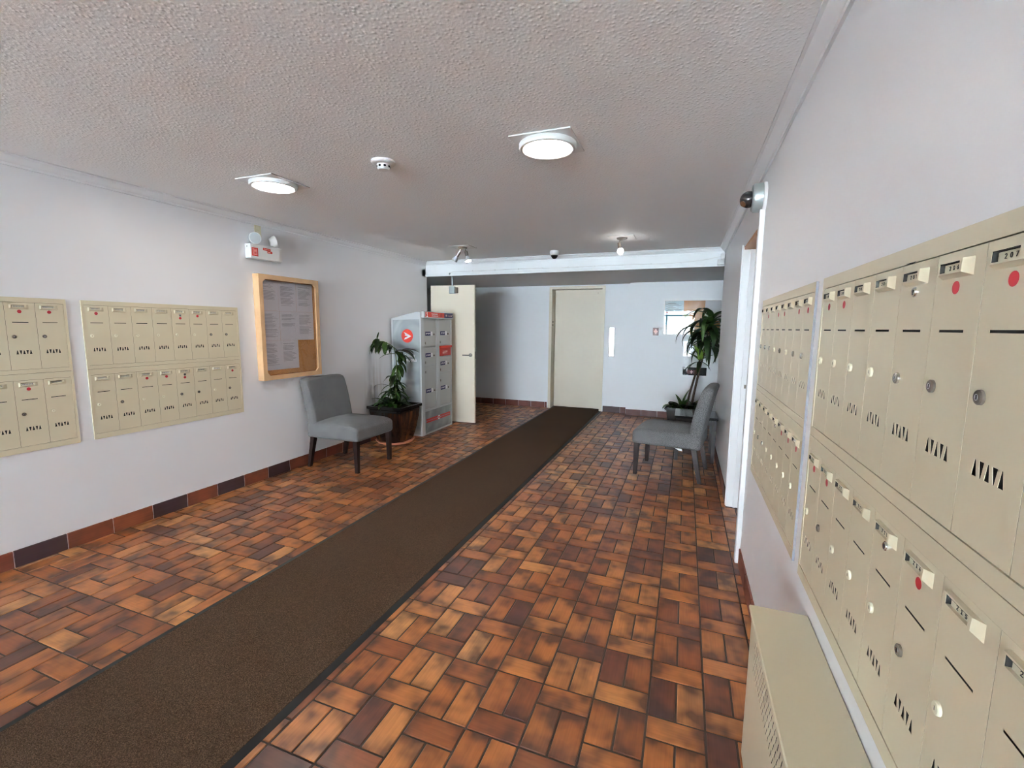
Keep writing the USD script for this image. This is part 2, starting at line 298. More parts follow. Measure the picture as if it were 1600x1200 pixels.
# ------------------------------------------------------------------ tiled floor
def primvars(prim, tile, tone):
    api = UsdGeom.PrimvarsAPI(prim)
    api.CreatePrimvar('tile', Sdf.ValueTypeNames.Float3Array, 'vertex').Set(Vt.Vec3fArray.FromNumpy(np.asarray(tile, np.float32)))
    api.CreatePrimvar('tone', Sdf.ValueTypeNames.FloatArray, 'vertex').Set(Vt.FloatArray.FromNumpy(np.asarray(tone, np.float32)))
def px(P):
    d = np.asarray(P, float)-np.array([0, 0, CAMH]); z = d@CF
    return 800+FPX*(d@CR)/z, 600-FPX*(d@CU)/z, z
floor = thing('floor', kind='structure')
obj('grout_bed', cat(box(-6.5, 3.0, YF, YW+0.3, -0.08, -0.0035)), 'grout', floor)
PX, PY, J = 0.2043, 0.305, 0.0075
def tone():
    t = rng.random()
    return rng.uniform(0.05, 0.3) if t < 0.08 else rng.uniform(0.3, 0.8) if t < 0.7 else rng.uniform(0.7, 1.0)
tiles = []
X0, X1, Y0, Y1 = -4.4, 0.9, -8.9, 8.12
for k in range(-5, 23):
    x1 = 0.140-PX*(k-1); x0 = x1-PX
    if x1 < X0 or x0 > X1: continue
    off = 1.850+(0.0 if k % 2 else 0.1015)
    n0 = int((Y0-off)//PY)
    for n in range(n0, int((Y1-off)//PY)+1):
        ya = off+n*PY
        for kind, a, b, c, d in (('across', x0, x1, ya, ya+PY/3), ('along', x0, (x0+x1)/2, ya+PY/3, ya+PY), ('along', (x0+x1)/2, x1, ya+PY/3, ya+PY)):
            if a < X0 or b > X1 or d > Y1: continue
            if (c+d)/2 < YB:
                a = max(a, XL+0.006)
                if not D0 < (c+d)/2 < D1: b = min(b, XR-0.004)
            if b-a < 0.016: continue
            tiles.append((kind, a, b, c, d))
def tile_mesh(kind, a, b, c, d):
    h = rng.uniform(-0.0005, 0.0006); tilt = [rng.uniform(-0.0004, 0.0004) for _ in range(2)]
    m = cbox(a+J/2, b-J/2, c+J/2, d-J/2, -0.008, 0.0+h, 0.0022); V = m.vertices
    V[:, 2] += (V[:, 0]-(a+b)/2)*tilt[0]*8+(V[:, 1]-(c+d)/2)*tilt[1]*8
    u, v = V[:, 0]-(a+b)/2, V[:, 1]-(c+d)/2; seed = rng.random()
    if kind == 'along': u, v = v, u
    return m, np.stack([u, v, np.full(len(u), seed)], 1), np.full(len(u), tone())
built = [(t, *tile_mesh(*t)) for t in tiles]
def area(t):
    _, a, b, c, d = t
    cs = [(a, c), (b, c), (b, d), (a, d)]; q = []
    for x, y in cs:
        u, v, z = px((x, y, 0))
        if z < 0.2: return 0
        q.append((u, v))
    mx, my = np.mean(q, 0)
    if not (-10 < mx < 1610 and 0 < my < 1210): return 0
    if a > -2.26 and b < -1.30: return 0
    return Polygon(q).area
order = sorted(range(len(built)), key=lambda i: -area(built[i][0]))
single = set(order[:300])
for i in order[:300]:
    t, m, tl, tn = built[i]
    p = obj('tile', m, 'clay_tile', floor); primvars(p, tl, tn)
rest = [built[i] for i in range(len(built)) if i not in single]
V, F, TL, TN, n = [], [], [], [], 0
for t, m, tl, tn in rest:
    V.append(m.vertices); F.append(m.faces+n); TL.append(tl); TN.append(tn); n += len(m.vertices)
p = obj('tile_field', (np.vstack(V), np.vstack(F)), 'clay_tile', floor); primvars(p, np.vstack(TL), np.concatenate(TN)); data(p, kind='stuff')
# skirting tiles
def skirting(name, axis, fixed, sgn, a0, a1, start, L=0.2545, pattern=None):
    s = thing(name, kind='structure'); a = start; i = 0
    while a < a1:
        e = a+L; b0, b1 = max(a, a0), min(e, a1)
        if b1-b0 > 0.02:
            lo, hi = sorted((fixed, fixed+sgn*0.010))
            m = cbox(lo, hi, b0+0.002, b1-0.002, -0.002, 0.103, 0.0025) if axis == 'y' else cbox(b0+0.002, b1-0.002, lo, hi, -0.002, 0.103, 0.0025)
            Vv = m.vertices; u = (Vv[:, 1] if axis == 'y' else Vv[:, 0])-(b0+b1)/2
            tn = pattern[i % len(pattern)] if pattern else rng.choice([0.2, 0.6, 0.8, 0.5])
            p = obj('tile', m, 'base_tile', s); primvars(p, np.stack([u, Vv[:, 2]-0.05, np.full(len(u), rng.random())], 1), np.full(len(u), tn))
        a = e; i += 1
    lo, hi = sorted((fixed+sgn*0.0005, fixed+sgn*0.006))
    obj('joint_grout', box(lo, hi, a0, a1, -0.002, 0.1, ) if axis == 'y' else box(a0, a1, lo, hi, -0.002, 0.1), 'paper', s)
skirting('baseboard_left', 'y', XL, 1, -0.5, YB, 1.35-0.2545*8, pattern=[0.5, 0.2, 0.7, 0.15, 0.6, 0.9, 0.3, 0.5, 0.1, 0.75, 0.9, 0.12, 0.7, 0.15, 0.65, 0.2, 0.6, 0.55, 0.62])
skirting('baseboard_right', 'y', XR, -1, 0.4, D0-0.06, 0.4, pattern=[0.55, 0.7, 0.5])
skirting('baseboard_right_far', 'y', XR, -1, D1+0.02, YB, D1+0.02, pattern=[0.2, 0.5, 0.6])
skirting('baseboard_back', 'x', YW, -1, -4.4, BX0-0.065, -4.4, pattern=[0.39, 0.42, 0.4])
skirting('baseboard_back_middle', 'x', YW, -1, BX1+0.065, -0.89, BX1+0.065, 0.3, pattern=[0.3, 0.38])
skirting('baseboard_back_right', 'x', YW2, -1, -0.89, 1.5, -0.89, pattern=[0.38, 0.37, 0.39])

# ------------------------------------------------------------------ doors of the setting
d = thing('door_1', kind='structure', label='cream flush door recessed at the far end of the runner')
obj('door_slab', cbox(BX0+0.012, BX1-0.003, 8.10, 8.14, 0.012, BDH-0.003), 'cream_door', d)
jm = [box(BX0-0.05, BX0, YW-0.015, YW+0.012, 0, BDH+0.045), box(BX1, BX1+0.05, YW-0.015, YW+0.012, 0, BDH+0.045), box(BX0-0.05, BX1+0.05, YW-0.0151, YW+0.0121, BDH, BDH+0.045)]
jm += [box(BX0-0.03, BX0, YW+0.012, 8.17, 0, BDH+0.03), box(BX1, BX1+0.03, YW+0.012, 8.17, 0, BDH+0.03), box(BX0, BX1, YW+0.012, 8.17, BDH, BDH+0.03), box(BX0, BX0+0.012, 8.145, 8.17, 0, BDH)]
obj('door_frame', cat(*jm), 'cream_door', d)
obj('light_blocker', cat(box(BX0-0.05, BX1+0.05, 8.172, 8.2, 0, BDH+0.05)), 'dark_gap', d)  # unseen sheet added to stop light leaking around the slab
obj('threshold', box(BX0, BX1, 8.0, 8.17, -0.02, 0.004), 'grout', d)
for z in (1.50, 1.555): obj('strike', box(BX0, BX0+0.004, 7.975, 8.01, z-0.016, z+0.016), 'black_plastic', d)
obj('viewer', cyl(0.007, 0.006, (-1.47, 8.094, 2.06), 'y', 12), 'dark_metal', d)
d = thing('door_2', kind='structure', label='white cased doorway in the right wall')
CT = 0.028
obj('casing', cat(cbox(XR-CT, XR, D0-0.055, D0, 0.0, DH+0.06, 0.003)), 'white_trim', d)
obj('casing', cat(cbox(XR-0.012, XR, D1, D1+0.02, 0.0, DH+0.02, 0.002)), 'white_trim', d)
obj('jamb', cat(box(XR-0.006, XR+0.14, D1-0.022, D1, 0, DH), box(XR+0.045, XR+0.06, D1-0.034, D1-0.022, 0, DH-0.01), box(XR+0.06, XR+0.14, D1-0.028, D1-0.022, 0, DH)), 'white_trim', d)
obj('jamb', box(XR, XR+0.14, D0, D0+0.02, 0, DH), 'white_trim', d)
obj('head_jamb', box(XR+0.002, XR+0.14, D0+0.02, D1-0.022, DH-0.02, DH), 'oak', d)
obj('door_slab', cbox(XR+0.095, XR+0.135, D0+0.022, D1-0.04, 0.01, DH-0.022), 'white_trim', d)
for z, mm in ((1.0, 'dark_metal'), (1.12, 'brushed_plate')): obj('strike', box(XR+0.066, XR+0.080, D1-0.030, D1-0.028, z-0.014, z+0.014), mm, d)
od = thing('door_3', kind='structure', label='cream fire door standing open behind the parcel locker')
DX0, DX1, DY = -3.655, -2.92, 6.135
obj('door_slab', cbox(DX0, DX1, DY, DY+0.042, 0.008, 2.065), 'cream_door', od)
hd = obj('lever_handle', cat(cyl(0.027, 0.012, (-2.985, DY-0.012, 1.035), 'y', 20), cyl(0.01, 0.045, (-2.985, DY-0.05, 1.035), 'y', 12), cbox(-3.10, -2.978, DY-0.056, DY-0.042, 1.026, 1.044, 0.004)), 'nickel', od, 30)
obj('latch_plate', box(DX1-0.001, DX1+0.002, DY+0.01, DY+0.032, 0.98, 1.09), 'nickel', od)
obj('closer_plate', cat(box(-2.975, -2.925, DY+0.042, DY+0.06, 1.98, 2.0)), 'nickel', od)

# ------------------------------------------------------------------ runner
r = thing('carpet_runner', 'long dark brown carpet runner with black rubber edges leading to the far door', 'carpet runner', (-1.78, 4.0, 0))
obj('pile', cbox(-0.425, 0.425, -4.2, 4.10, 0.0006, 0.009, 0.002), 'runner', r)
obj('edge_strip', hull([(-0.46, y, 0.0006) for y in (-4.2, 4.1)]+[(-0.425, y, z) for y in (-4.2, 4.1) for z in (0.0006, 0.007)]), 'rubber', r)
obj('edge_strip', hull([(0.46, y, 0.0006) for y in (-4.2, 4.1)]+[(0.425, y, z) for y in (-4.2, 4.1) for z in (0.0006, 0.007)]), 'rubber', r)

# ------------------------------------------------------------------ mailbox panels
def mailboxes(label, frame, pitch, zz, boxes, width_margin=0.013, edge='cream_lock'):
    """frame: local u right, v up, w out of the wall; zz = (bottom, lower door bottom, lower top, upper bottom, upper top, panel top, crease)"""
    t = thing('mailbox_panel', label, 'mailboxes', frame=frame)
    zb, l0, l1, u0, u1, zt, cz = zz; W = pitch*8+2*width_margin
    outer_u, outer_l = sbox(0, cz+0.0008, W, zt), sbox(0, zb, W, cz-0.0008)
    for o, a, b in ((outer_u, u0, u1), (outer_l, l0, l1)):
        obj('frame', extr(o.difference(sbox(width_margin, a, W-width_margin, b)), 0.0068, 0.0005), 'cream_metal', t)
    obj('back_plate', box(0.004, W-0.004, zb+0.004, zt-0.004, 0.0004, 0.0014), 'dark_gap', t)  # near-black sheet paints the dark inside of the boxes behind slots and vents
    obj('side_flange', box(-0.0012, 0, zb, zt, 0.0002, 0.0075), 'cream_lock', t); obj('side_flange', box(W, W+0.0012, zb, zt, 0.0002, 0.0075), edge, t)
    F0 = 0.0058     # face of the doors
    for row, (a, b) in enumerate(((u0, u1), (l0, l1))):
        H = b-a
        for i in range(8):
            spec = boxes[row][i]
            x0 = width_margin+pitch*i; s = pitch/0.1355
            X = lambda u: x0+u*s
            door = sbox(x0+0.0008, a+0.0014, x0+pitch-0.0008, b-0.0016)
            holes = [sbox(X(0.028), b-0.293*H-0.0021, X(0.100), b-0.293*H+0.0021)]
            vz = b-0.738*H
            for q in range(5):
                cx = X(0.036+0.0148*q); hh, ww = 0.0115, 0.0056; up = q % 2 == 0
                holes.append(Polygon([(cx-ww, vz-hh if up else vz+hh), (cx+ww, vz-hh if up else vz+hh), (cx+0.0014, vz+hh if up else vz-hh), (cx-0.0014, vz+hh if up else vz-hh)]))
            dr = obj('door', extr(door.difference(unary_union(holes)), 0.0007, F0-0.0007), 'cream_metal', t)
            # card holder: sloped bezel with a deep window, card set back in it
            hz = b-0.066*H
            A = [(X(0.021), hz-0.014), (X(0.108), hz-0.014), (X(0.108), hz+0.0125), (X(0.021), hz+0.0125)]
            Bp = [(X(0.025), hz-0.0075), (X(0.092), hz-0.0075), (X(0.094), hz+0.0122), (X(0.025), hz+0.0122)]
            body = hull([(u, v, F0) for u, v in A]+[(u, v, F0+0.0085) for u, v in Bp])
            win = box(X(0.0290), X(0.0860), hz-0.0050, hz+0.0095, F0+0.0002, 0.03)
            hol = obj('card_holder', tri(man(body)-man(win)), 'cream_metal', dr)
            obj('recess_shade', cat(box(X(0.0291), X(0.0859), hz-0.0049, hz+0.0094, F0+0.0003, F0+0.0009), box(X(0.0291), X(0.0303), hz-0.0049, hz+0.0094, F0+0.0009, F0+0.0080), box(X(0.0303), X(0.0859), hz+0.0084, hz+0.0094, F0+0.0009, F0+0.0080)), 'dark_gap', dr)  # near-black liner paints the cavity shadow at the window edges
            obj('card', box(X(0.0330), X(0.0858), hz-0.0049, hz+0.0074, F0+0.0030, F0+0.0034), 'card', dr)
            num = spec.get('n')
            if num:
                tm = text(num[0]+'  '+num[1]+'  '+num[2], 0.0066, 0, 0, 0, False)
                tm.apply_translation((X(0.061)-tm.bounds[1][0]/2, hz-0.0022, F0+0.0035)); obj('number', tm, 'black_ink', dr)
            else:
                obj('card_print', cat(*[box(X(0.038+0.0070*q), X(0.0423+0.0070*q), hz-0.001, hz+0.0050, F0+0.0034, F0+0.0037) for q in range(7)]), 'grey_ink', dr)
            lk = spec.get('k', 'c'); lx, lz = X(0.030), b-0.507*H
            m0 = {'c': 'cream_lock', 'd': 'dark_metal', 's': 'nickel'}[lk]
            obj('lock', cat(cyl(0.0105, 0.0036, (lx, lz, F0), 'z', 24), cyl(0.0105, 0.0014, (lx, lz, F0+0.0036), 'z', 24, 0.0088)), m0, dr, 30)
            obj('keyway', cyl(0.0046, 0.0005, (lx, lz, F0+0.0050), 'z', 14) if lk in 'ds' else cat(box(lx-0.0009, lx+0.0009, lz-0.0035, lz+0.0035, F0+0.005, F0+0.0054)), 'chrome' if lk in 'ds' else 'dark_metal', dr)
            if lk in 'ds': obj('key_slot', box(lx-0.0011, lx+0.0011, lz-0.0034, lz+0.0034, F0+0.0055, F0+0.0059), 'black_ink', dr)
            sx = X(0.0645)
            if spec.get('L'):
                obj('second_lock', cat(cyl(0.0092, 0.002, (sx, b-0.127*H, F0), 'z', 24), cyl(0.0068, 0.002, (sx, b-0.127*H, F0+0.002), 'z', 20)), 'chrome', dr, 30)
                obj('second_keyhole', cat(cyl(0.0030, 0.0005, (sx, b-0.127*H+0.001, F0+0.004), 'z', 12), box(sx-0.0016, sx+0.0016, b-0.127*H-0.0055, b-0.127*H, F0+0.004, F0+0.0045)), 'black_ink', dr)
            if spec.get('r'):
                obj('red_dot', cyl(0.0098, 0.0005, (sx, b-(0.135 if not spec.get('L') else 0.185)*H, F0+0.0001), 'z', 24), 'sticker_red', dr)
    return t
def row(s):
    """one token per box: r red dot, L second lock, c cream lock, d dark lock, s nickel lock"""
    out = []
    for k in s.split():
        e = {}
        for ch in k:
            if ch == 'r': e['r'] = 1
            elif ch == 'L': e['L'] = 1
            else: e['k'] = ch
        out.append(e)
    return out
def numbered(rw, first):
    for i, e in enumerate(rw): e['n'] = str(first+i)
    return rw
LZ = (0.678, 0.713, 1.112, 1.175, 1.572, 1.601, 1.150)
RZ = (0.668, 0.703, 1.090, 1.156, 1.572, 1.603, 1.128)
wallL = lambda y: ((0, 1, 0), (0, 0, 1), (1, 0, 0), (XL, y, 0))
wallR = lambda y: ((0, -1, 0), (0, 0, 1), (-1, 0, 0), (XR, y, 0))
mailboxes('cream metal mailbox panel cut off by the left edge of the picture', wallL(1.727-1.1092), 0.1354, LZ, (row('c c c c c c rd rd'), row('c c c c c rd rd c')))
mailboxes('cream mailbox panel on the left wall between the pinboard and the cropped panel', wallL(1.806), 0.1354, LZ, (row('rc c c c rLc rc d d'), row('c d rc rc rLs d c rd')))
mailboxes('cream mailbox panel on the right wall beside the white doorway, seen edge on', wallR(2.800), 0.132, RZ, (row('s rs s rc rd c rs rs'), row('c d s c Lc rc rc rc')), edge='grey_ink')  # near flange coloured dark as a painted shadow line
mp = mailboxes('large cream mailbox panel nearest the camera above the heater, boxes 201 to 216', wallR(1.633), 0.132, RZ,
          (numbered(row('rc rc c c Ls rd rd c'), 201), numbered(row('rc rd c c Lc rd c c'), 209)))
obj('worn_patch', hull([(0.555, 1.5735, 0.0074), (0.598, 1.5735, 0.0074), (0.585, 1.5705, 0.0074), (0.566, 1.5715, 0.0074), (0.555, 1.5735, 0.0077), (0.598, 1.5735, 0.0077)]), 'dark_gap', mp)

# ------------------------------------------------------------------ heater
h = thing('wall_heater', 'cream wall heater with slotted front grille under the nearest mailbox panel', 'heater', (XR, 1.495, 0))
HL, HD, HT = 1.25, 0.155, 0.605
obj('housing', cat(cbox(-HD+0.012, -0.0015, -HL, 0, 0.09, HT-0.012, 0.003), cbox(-HD+0.02, -0.002, -HL, -0.002, 0.0, 0.09, 0.002)), 'cream_metal', h)
obj('top_cover', cbox(-HD-0.004, -0.0012, -HL-0.003, 0.003, HT-0.012, HT, 0.003), 'cream_metal', h)
gh = []
for rr in range(3):
    for c in range(56):
        y = -0.09-c*0.0205
        z = 0.553-rr*0.036; gh.append(Polygon([(y-0.0185, z), (y-0.0115, z), (y-0.001, z-0.028), (y-0.008, z-0.028)]))
front = sbox(-HL+0.004, 0.1, -0.004, HT-0.02).difference(unary_union(gh))
fm = extr(front, 0.001); Vv = fm.vertices
gm = trimesh.Trimesh(np.stack([-HD+0.006-Vv[:, 2], Vv[:, 0], Vv[:, 1]], 1), fm.faces, process=False); trimesh.repair.fix_normals(gm)
obj('front_grille', gm, 'cream_metal', h)
obj('grille_backing', box(-HD+0.0085, -HD+0.0115, -HL+0.01, -0.01, 0.38, 0.575), 'dark_gap', h)  # near-black sheet paints the shade seen through the slots

# ------------------------------------------------------------------ ceiling lights, detector, spots, cameras
def panel_light(x, y, label):
    t = thing('ceiling_light', label, 'ceiling light', (x, y, ZC), group='round white ceiling lights')
    pl = [(-0.165, -0.165), (0.165, -0.165), (0.165, 0.165), (-0.165, 0.165)]
    obj('backing_plate', cbox(-0.16, 0.16, -0.16, 0.16, -0.008, -0.0004, 0.002), 'white_plastic', t)
    obj('rim', lathe([(0.124, -0.0085), (0.149, -0.0085), (0.149, -0.026), (0.144, -0.034), (0.134, -0.0365), (0.129, -0.0345), (0.124, -0.030), (0.124, -0.0085)], 48), 'white_plastic', t, 40)
    obj('diffuser', lathe([(0, -0.0335), (0.06, -0.0333), (0.12, -0.0315), (0.1285, -0.030), (0.1285, -0.024), (0, -0.024)], 48), 'lamp_glow', t, 40)
panel_light(-2.655, 2.435, 'round white ceiling light on a square plate nearer the left wall')
panel_light(-0.725, 2.41, 'round white ceiling light on a square plate in the middle of the ceiling')
t = thing('smoke_detector', 'white round smoke detector between the two round ceiling lights', 'smoke detector', (-1.70, 2.345, ZC))
obj('base', lathe([(0, -0.0004), (0.07, -0.0004), (0.07, -0.010), (0.064, -0.017), (0.05, -0.020), (0, -0.020)], 36), 'white_plastic', t, 40)
obj('sensor_head', lathe([(0, -0.0202), (0.038, -0.0202), (0.036, -0.042), (0.03, -0.050), (0, -0.051)], 28), 'white_plastic', t, 40)
for k in range(8):
    a = k*math.pi/4
    obj('vent', cbox(-0.007, 0.007, -0.002, 0.002, -0.038, -0.027).apply_transform(trimesh.transformations.translation_matrix((0.0375*math.cos(a), 0.0375*math.sin(a), 0)) @ trimesh.transformations.rotation_matrix(a+math.pi/2, (0, 0, 1))), 'black_plastic', t)
def dirmat(d):
    d = np.array(d, float)/np.linalg.norm(d); z = np.array([0, 0, 1.0]); v = np.cross(z, d); c = d[2]
    if np.linalg.norm(v) < 1e-6: return np.eye(4)
    return trimesh.geometry.align_vectors(z, d)
def spot_fixture(x, y, heads, label):
    t = thing('spotlight_fixture', label, 'spotlight', (x, y, ZC))
    obj('backing_plate', cbox(-0.135, 0.135, -0.12, 0.12, -0.006, -0.0004, 0.002), 'white_plastic', t)
    obj('canopy', lathe([(0, -0.0062), (0.058, -0.0062), (0.052, -0.018), (0.03, -0.026), (0, -0.028)], 32), 'nickel', t, 40)
    for bx, by, dr, lit in heads:
        b = np.array([bx, by, -0.022]); e = b+np.array([bx*0.35, by*0.3, -0.035])
        hd = obj('lamp_head', cyl(0.019, 0.062, n=20).apply_transform(trimesh.transformations.translation_matrix(e) @ dirmat(dr)), 'nickel', t, 40)
        T = trimesh.transformations.translation_matrix(e) @ dirmat(dr)
        obj('arm', tube([b, (b+e)/2+np.array([0, 0, -0.004]), e+np.array(dr)*0.004], 0.005), 'nickel', hd, 40)
        if lit == 'bulb':
            obj('bulb', lathe([(0, 0.118), (0.018, 0.114), (0.030, 0.10), (0.034, 0.085), (0.028, 0.068), (0.019, 0.0625), (0, 0.0625)], 24).apply_transform(T), 'bulb_glow', hd, 60)
            obj('shade', lathe([(0.020, 0.062), (0.036, 0.085), (0.038, 0.125), (0.0365, 0.125), (0.0345, 0.086), (0.020, 0.0635), (0.020, 0.062)], 24).apply_transform(T), 'pane', hd, 60)
        else:
            obj('shade', lathe([(0.0195, 0.060), (0.026, 0.085), (0.037, 0.122), (0.0355, 0.122), (0.0245, 0.086), (0.0185, 0.0625), (0.0195, 0.060)], 24).apply_transform(T), 'locker_frame', hd, 60)
            obj('bulb', lathe([(0, 0.119), (0.034, 0.118), (0.034, 0.116), (0, 0.115)], 20).apply_transform(T), 'spot_glow', hd, 60)
spot_fixture(-2.565, 5.06, [(-0.032, 0, (-0.62, 0.05, -0.8), 'spot'), (0.034, 0, (0.30, -0.12, -0.95), 'spot')], 'nickel two head spotlight at the left end of the white beam')
spot_fixture(-0.685, 5.06, [(-0.02, 0, (0.20, -0.15, -0.96), 'bulb')], 'nickel spotlight with a bright glowing bulb before the right end of the beam')
t = thing('dome_camera', 'white ceiling dome camera with black lens hanging before the beam', 'security camera', (-1.59, 5.66, ZC))
obj('housing', lathe([(0, -0.0004), (0.055, -0.0004), (0.057, -0.03), (0.05, -0.05), (0.038, -0.056), (0, -0.056)], 32), 'white_plastic', t, 40)
obj('lens_dome', lathe([(0.0, -0.057), (0.044, -0.0565), (0.041, -0.07), (0.03, -0.088), (0.014, -0.098), (0, -0.1)], 28), 'black_plastic', t, 60)
t = thing('turret_camera', 'grey turret camera with black lens high on the right wall above the doorway casing', 'security camera', frame=wallR(3.05)[:3]+((XR, 3.05, 2.20),))
obj('mount_ring', lathe([(0, 0.0006), (0.084, 0.0006), (0.084, 0.014), (0.08, 0.018), (0, 0.018)], 36), 'white_plastic', t, 40)
obj('body', lathe([(0, 0.0185), (0.080, 0.0185), (0.080, 0.058), (0.072, 0.070), (0.045, 0.073), (0, 0.073)], 36), 'galvanized', t, 40)
e = trimesh.creation.icosphere(3, 0.046); e.apply_translation((0.004, -0.006, 0.088)); obj('lens_ball', e, 'black_plastic', t, True)
obj('lens', cyl(0.018, 0.01, (0, 0, 0.036), 'z', 20).apply_transform(trimesh.transformations.translation_matrix((0.004, -0.006, 0.090)) @ dirmat((0.5, -0.6, 0.6))), 'chrome', t, 40)

# ------------------------------------------------------------------ emergency light and outlet on the left wall
t = thing('emergency_light', 'white emergency light box with two lamps and red labels above the pinboard', 'emergency light', frame=wallL(0)[:3]+((XL, 3.03, 2.04),))
obj('box_body', cbox(0, 0.335, 0, 0.125, 0.001, 0.07, 0.004), 'white_plastic', t)
obj('label_red', box(0.012, 0.075, 0.02, 0.092, 0.07, 0.0706), 'dark_red', t, label='dark red warning label')
obj('label_print', cat(*[box(0.02, 0.066, 0.032+0.011*k, 0.0365+0.011*k, 0.0706, 0.0709) for k in range(5)]), 'pink_ink', t)
obj('badge', cat(extr(rrect(0.128, 0.208, 0.083, 0.104, 0.004), 0.0006, 0.07), extr(rrect(0.172, 0.226, 0.062, 0.082, 0.004), 0.0006, 0.07)), 'dark_red', t)
obj('badge_print', cat(*[box(0.136+0.013*k, 0.144+0.013*k, 0.090, 0.097, 0.0706, 0.0709) for k in range(5)], box(0.178, 0.205, 0.069, 0.075, 0.0706, 0.0709)), 'pink_ink', t)
obj('test_button', cyl(0.004, 0.003, (-0.003, 0.1, 0.03), 'x', 12), 'black_plastic', t)
for cx, dr in ((0.062, (-0.35, -0.05, 0.9)), (0.255, (0.75, 0.25, 0.45))):
    T = trimesh.transformations.translation_matrix((cx, 0.178, 0.045)) @ dirmat(dr)
    lh = obj('lamp_head', lathe([(0, -0.03), (0.03, -0.026), (0.050, 0.012), (0.052, 0.030), (0.047, 0.030), (0.0, 0.024)], 28).apply_transform(T), 'white_plastic', t, 40)
    obj('lamp_lens', lathe([(0, 0.0245), (0.046, 0.0300), (0.046, 0.0312), (0, 0.036)], 28).apply_transform(T), 'lens_white', lh, 40)
    obj('swivel', cat(cyl(0.013, 0.03, (cx, 0.1245, 0.04), 'y', 16), cyl(0.009, 0.03, (cx, 0.14, 0.04), 'y', 12)), 'white_plastic', lh, 40)
t = thing('power_outlet', 'ivory duplex outlet high on the left wall behind the emergency lamp', 'outlet', frame=wallL(0)[:3]+((XL, 3.135, 2.245),))
obj('cover_plate', cbox(0, 0.07, 0, 0.115, 0.0008, 0.007, 0.002), 'ivory_plastic', t)
for z in (0.036, 0.079): obj('socket', cat(cbox(0.02, 0.05, z-0.014, z+0.014, 0.007, 0.009, 0.001)), 'cream_lock', t)

# ------------------------------------------------------------------ pinboard
t = thing('pinboard', 'pine framed cork pinboard case covered with typed sheets on the left wall', 'pinboard', frame=wallL(0)[:3]+((XL, 3.09, 0.94),))
PW, PHt, PD = 0.715, 0.972, 0.072
rail = 0.042
obj('case', cat(box(0, PW, 0, PHt, 0.001, 0.012), box(0, 0.018, 0, PHt, 0.012, PD-0.02), box(PW-0.018, PW, 0, PHt, 0.012, PD-0.02), box(0.018, PW-0.018, 0, 0.018, 0.012, PD-0.02), box(0.018, PW-0.018, PHt-0.018, PHt, 0.012, PD-0.02)), 'pine', t)
op = Polygon([(rail, rail+0.03), (rail+0.03, rail), (PW-rail-0.03, rail), (PW-rail, rail+0.03), (PW-rail, PHt-rail-0.03), (PW-rail-0.03, PHt-rail), (rail+0.03, PHt-rail), (rail, PHt-rail-0.03)])
obj('door_frame', extr(sbox(0, 0, PW, PHt).difference(op), 0.02, PD-0.0195), 'pine', t)
obj('cork', box(0.0185, PW-0.0185, 0.0185, PHt-0.0185, 0.0125, 0.022), 'cork', t)
obj('glass', extr(sbox(rail-0.008, rail-0.008, PW-rail+0.008, PHt-rail+0.008), 0.003, PD-0.0235), 'pane', t)
obj('dark_bevel', extr(op.buffer(0.001).difference(op.buffer(-0.006)), 0.002, PD-0.018), 'pine_dark', t)
for z in (0.20, 0.70): obj('hinge', cat(cyl(0.006, 0.06, (PW+0.004, z, PD-0.02), 'y', 10), box(PW, PW+0.003, z, z+0.06, PD-0.035, PD-0.012)), 'brass', t)
pw, ph = 0.2115, 0.2785
for rI in range(3):
    for cI in range(3):
        if rI == 2 and cI == 2: continue
        x0, z1 = 0.040+cI*(pw+0.0005), 0.925-rI*(ph+0.001)
        x0 += rng.uniform(-0.002, 0.002)
        sh = thing('notice_sheet', 'typed white sheet pinned in the pinboard, '+('top', 'middle', 'bottom')[rI]+' row '+('left', 'centre', 'right')[cI], 'paper', frame=wallL(0)[:3]+((XL, 3.09+x0, 0.94+z1-ph),), group='typed sheets in the pinboard')
        zo = 0.0222+0.0004*((rI+cI) % 3)
        obj('sheet', box(0, pw, 0, ph, zo, zo+0.0003), 'paper', sh)
        lines, y = [], ph-0.03
        stop = (0.1, 0.05, 0.06, 0.03, 0.13, 0.06, 0.04, 0.07)[min(rI*3+cI, 7)]
        while y > stop:
            if rng.random() < 0.84: lines.append(box(0.024, 0.024+rng.uniform(0.10, 0.165), y, y+0.0032, zo+0.0003, zo+0.0005))
            y -= 0.0072
        obj('typed_lines', cat(*lines), 'faint_ink', sh)

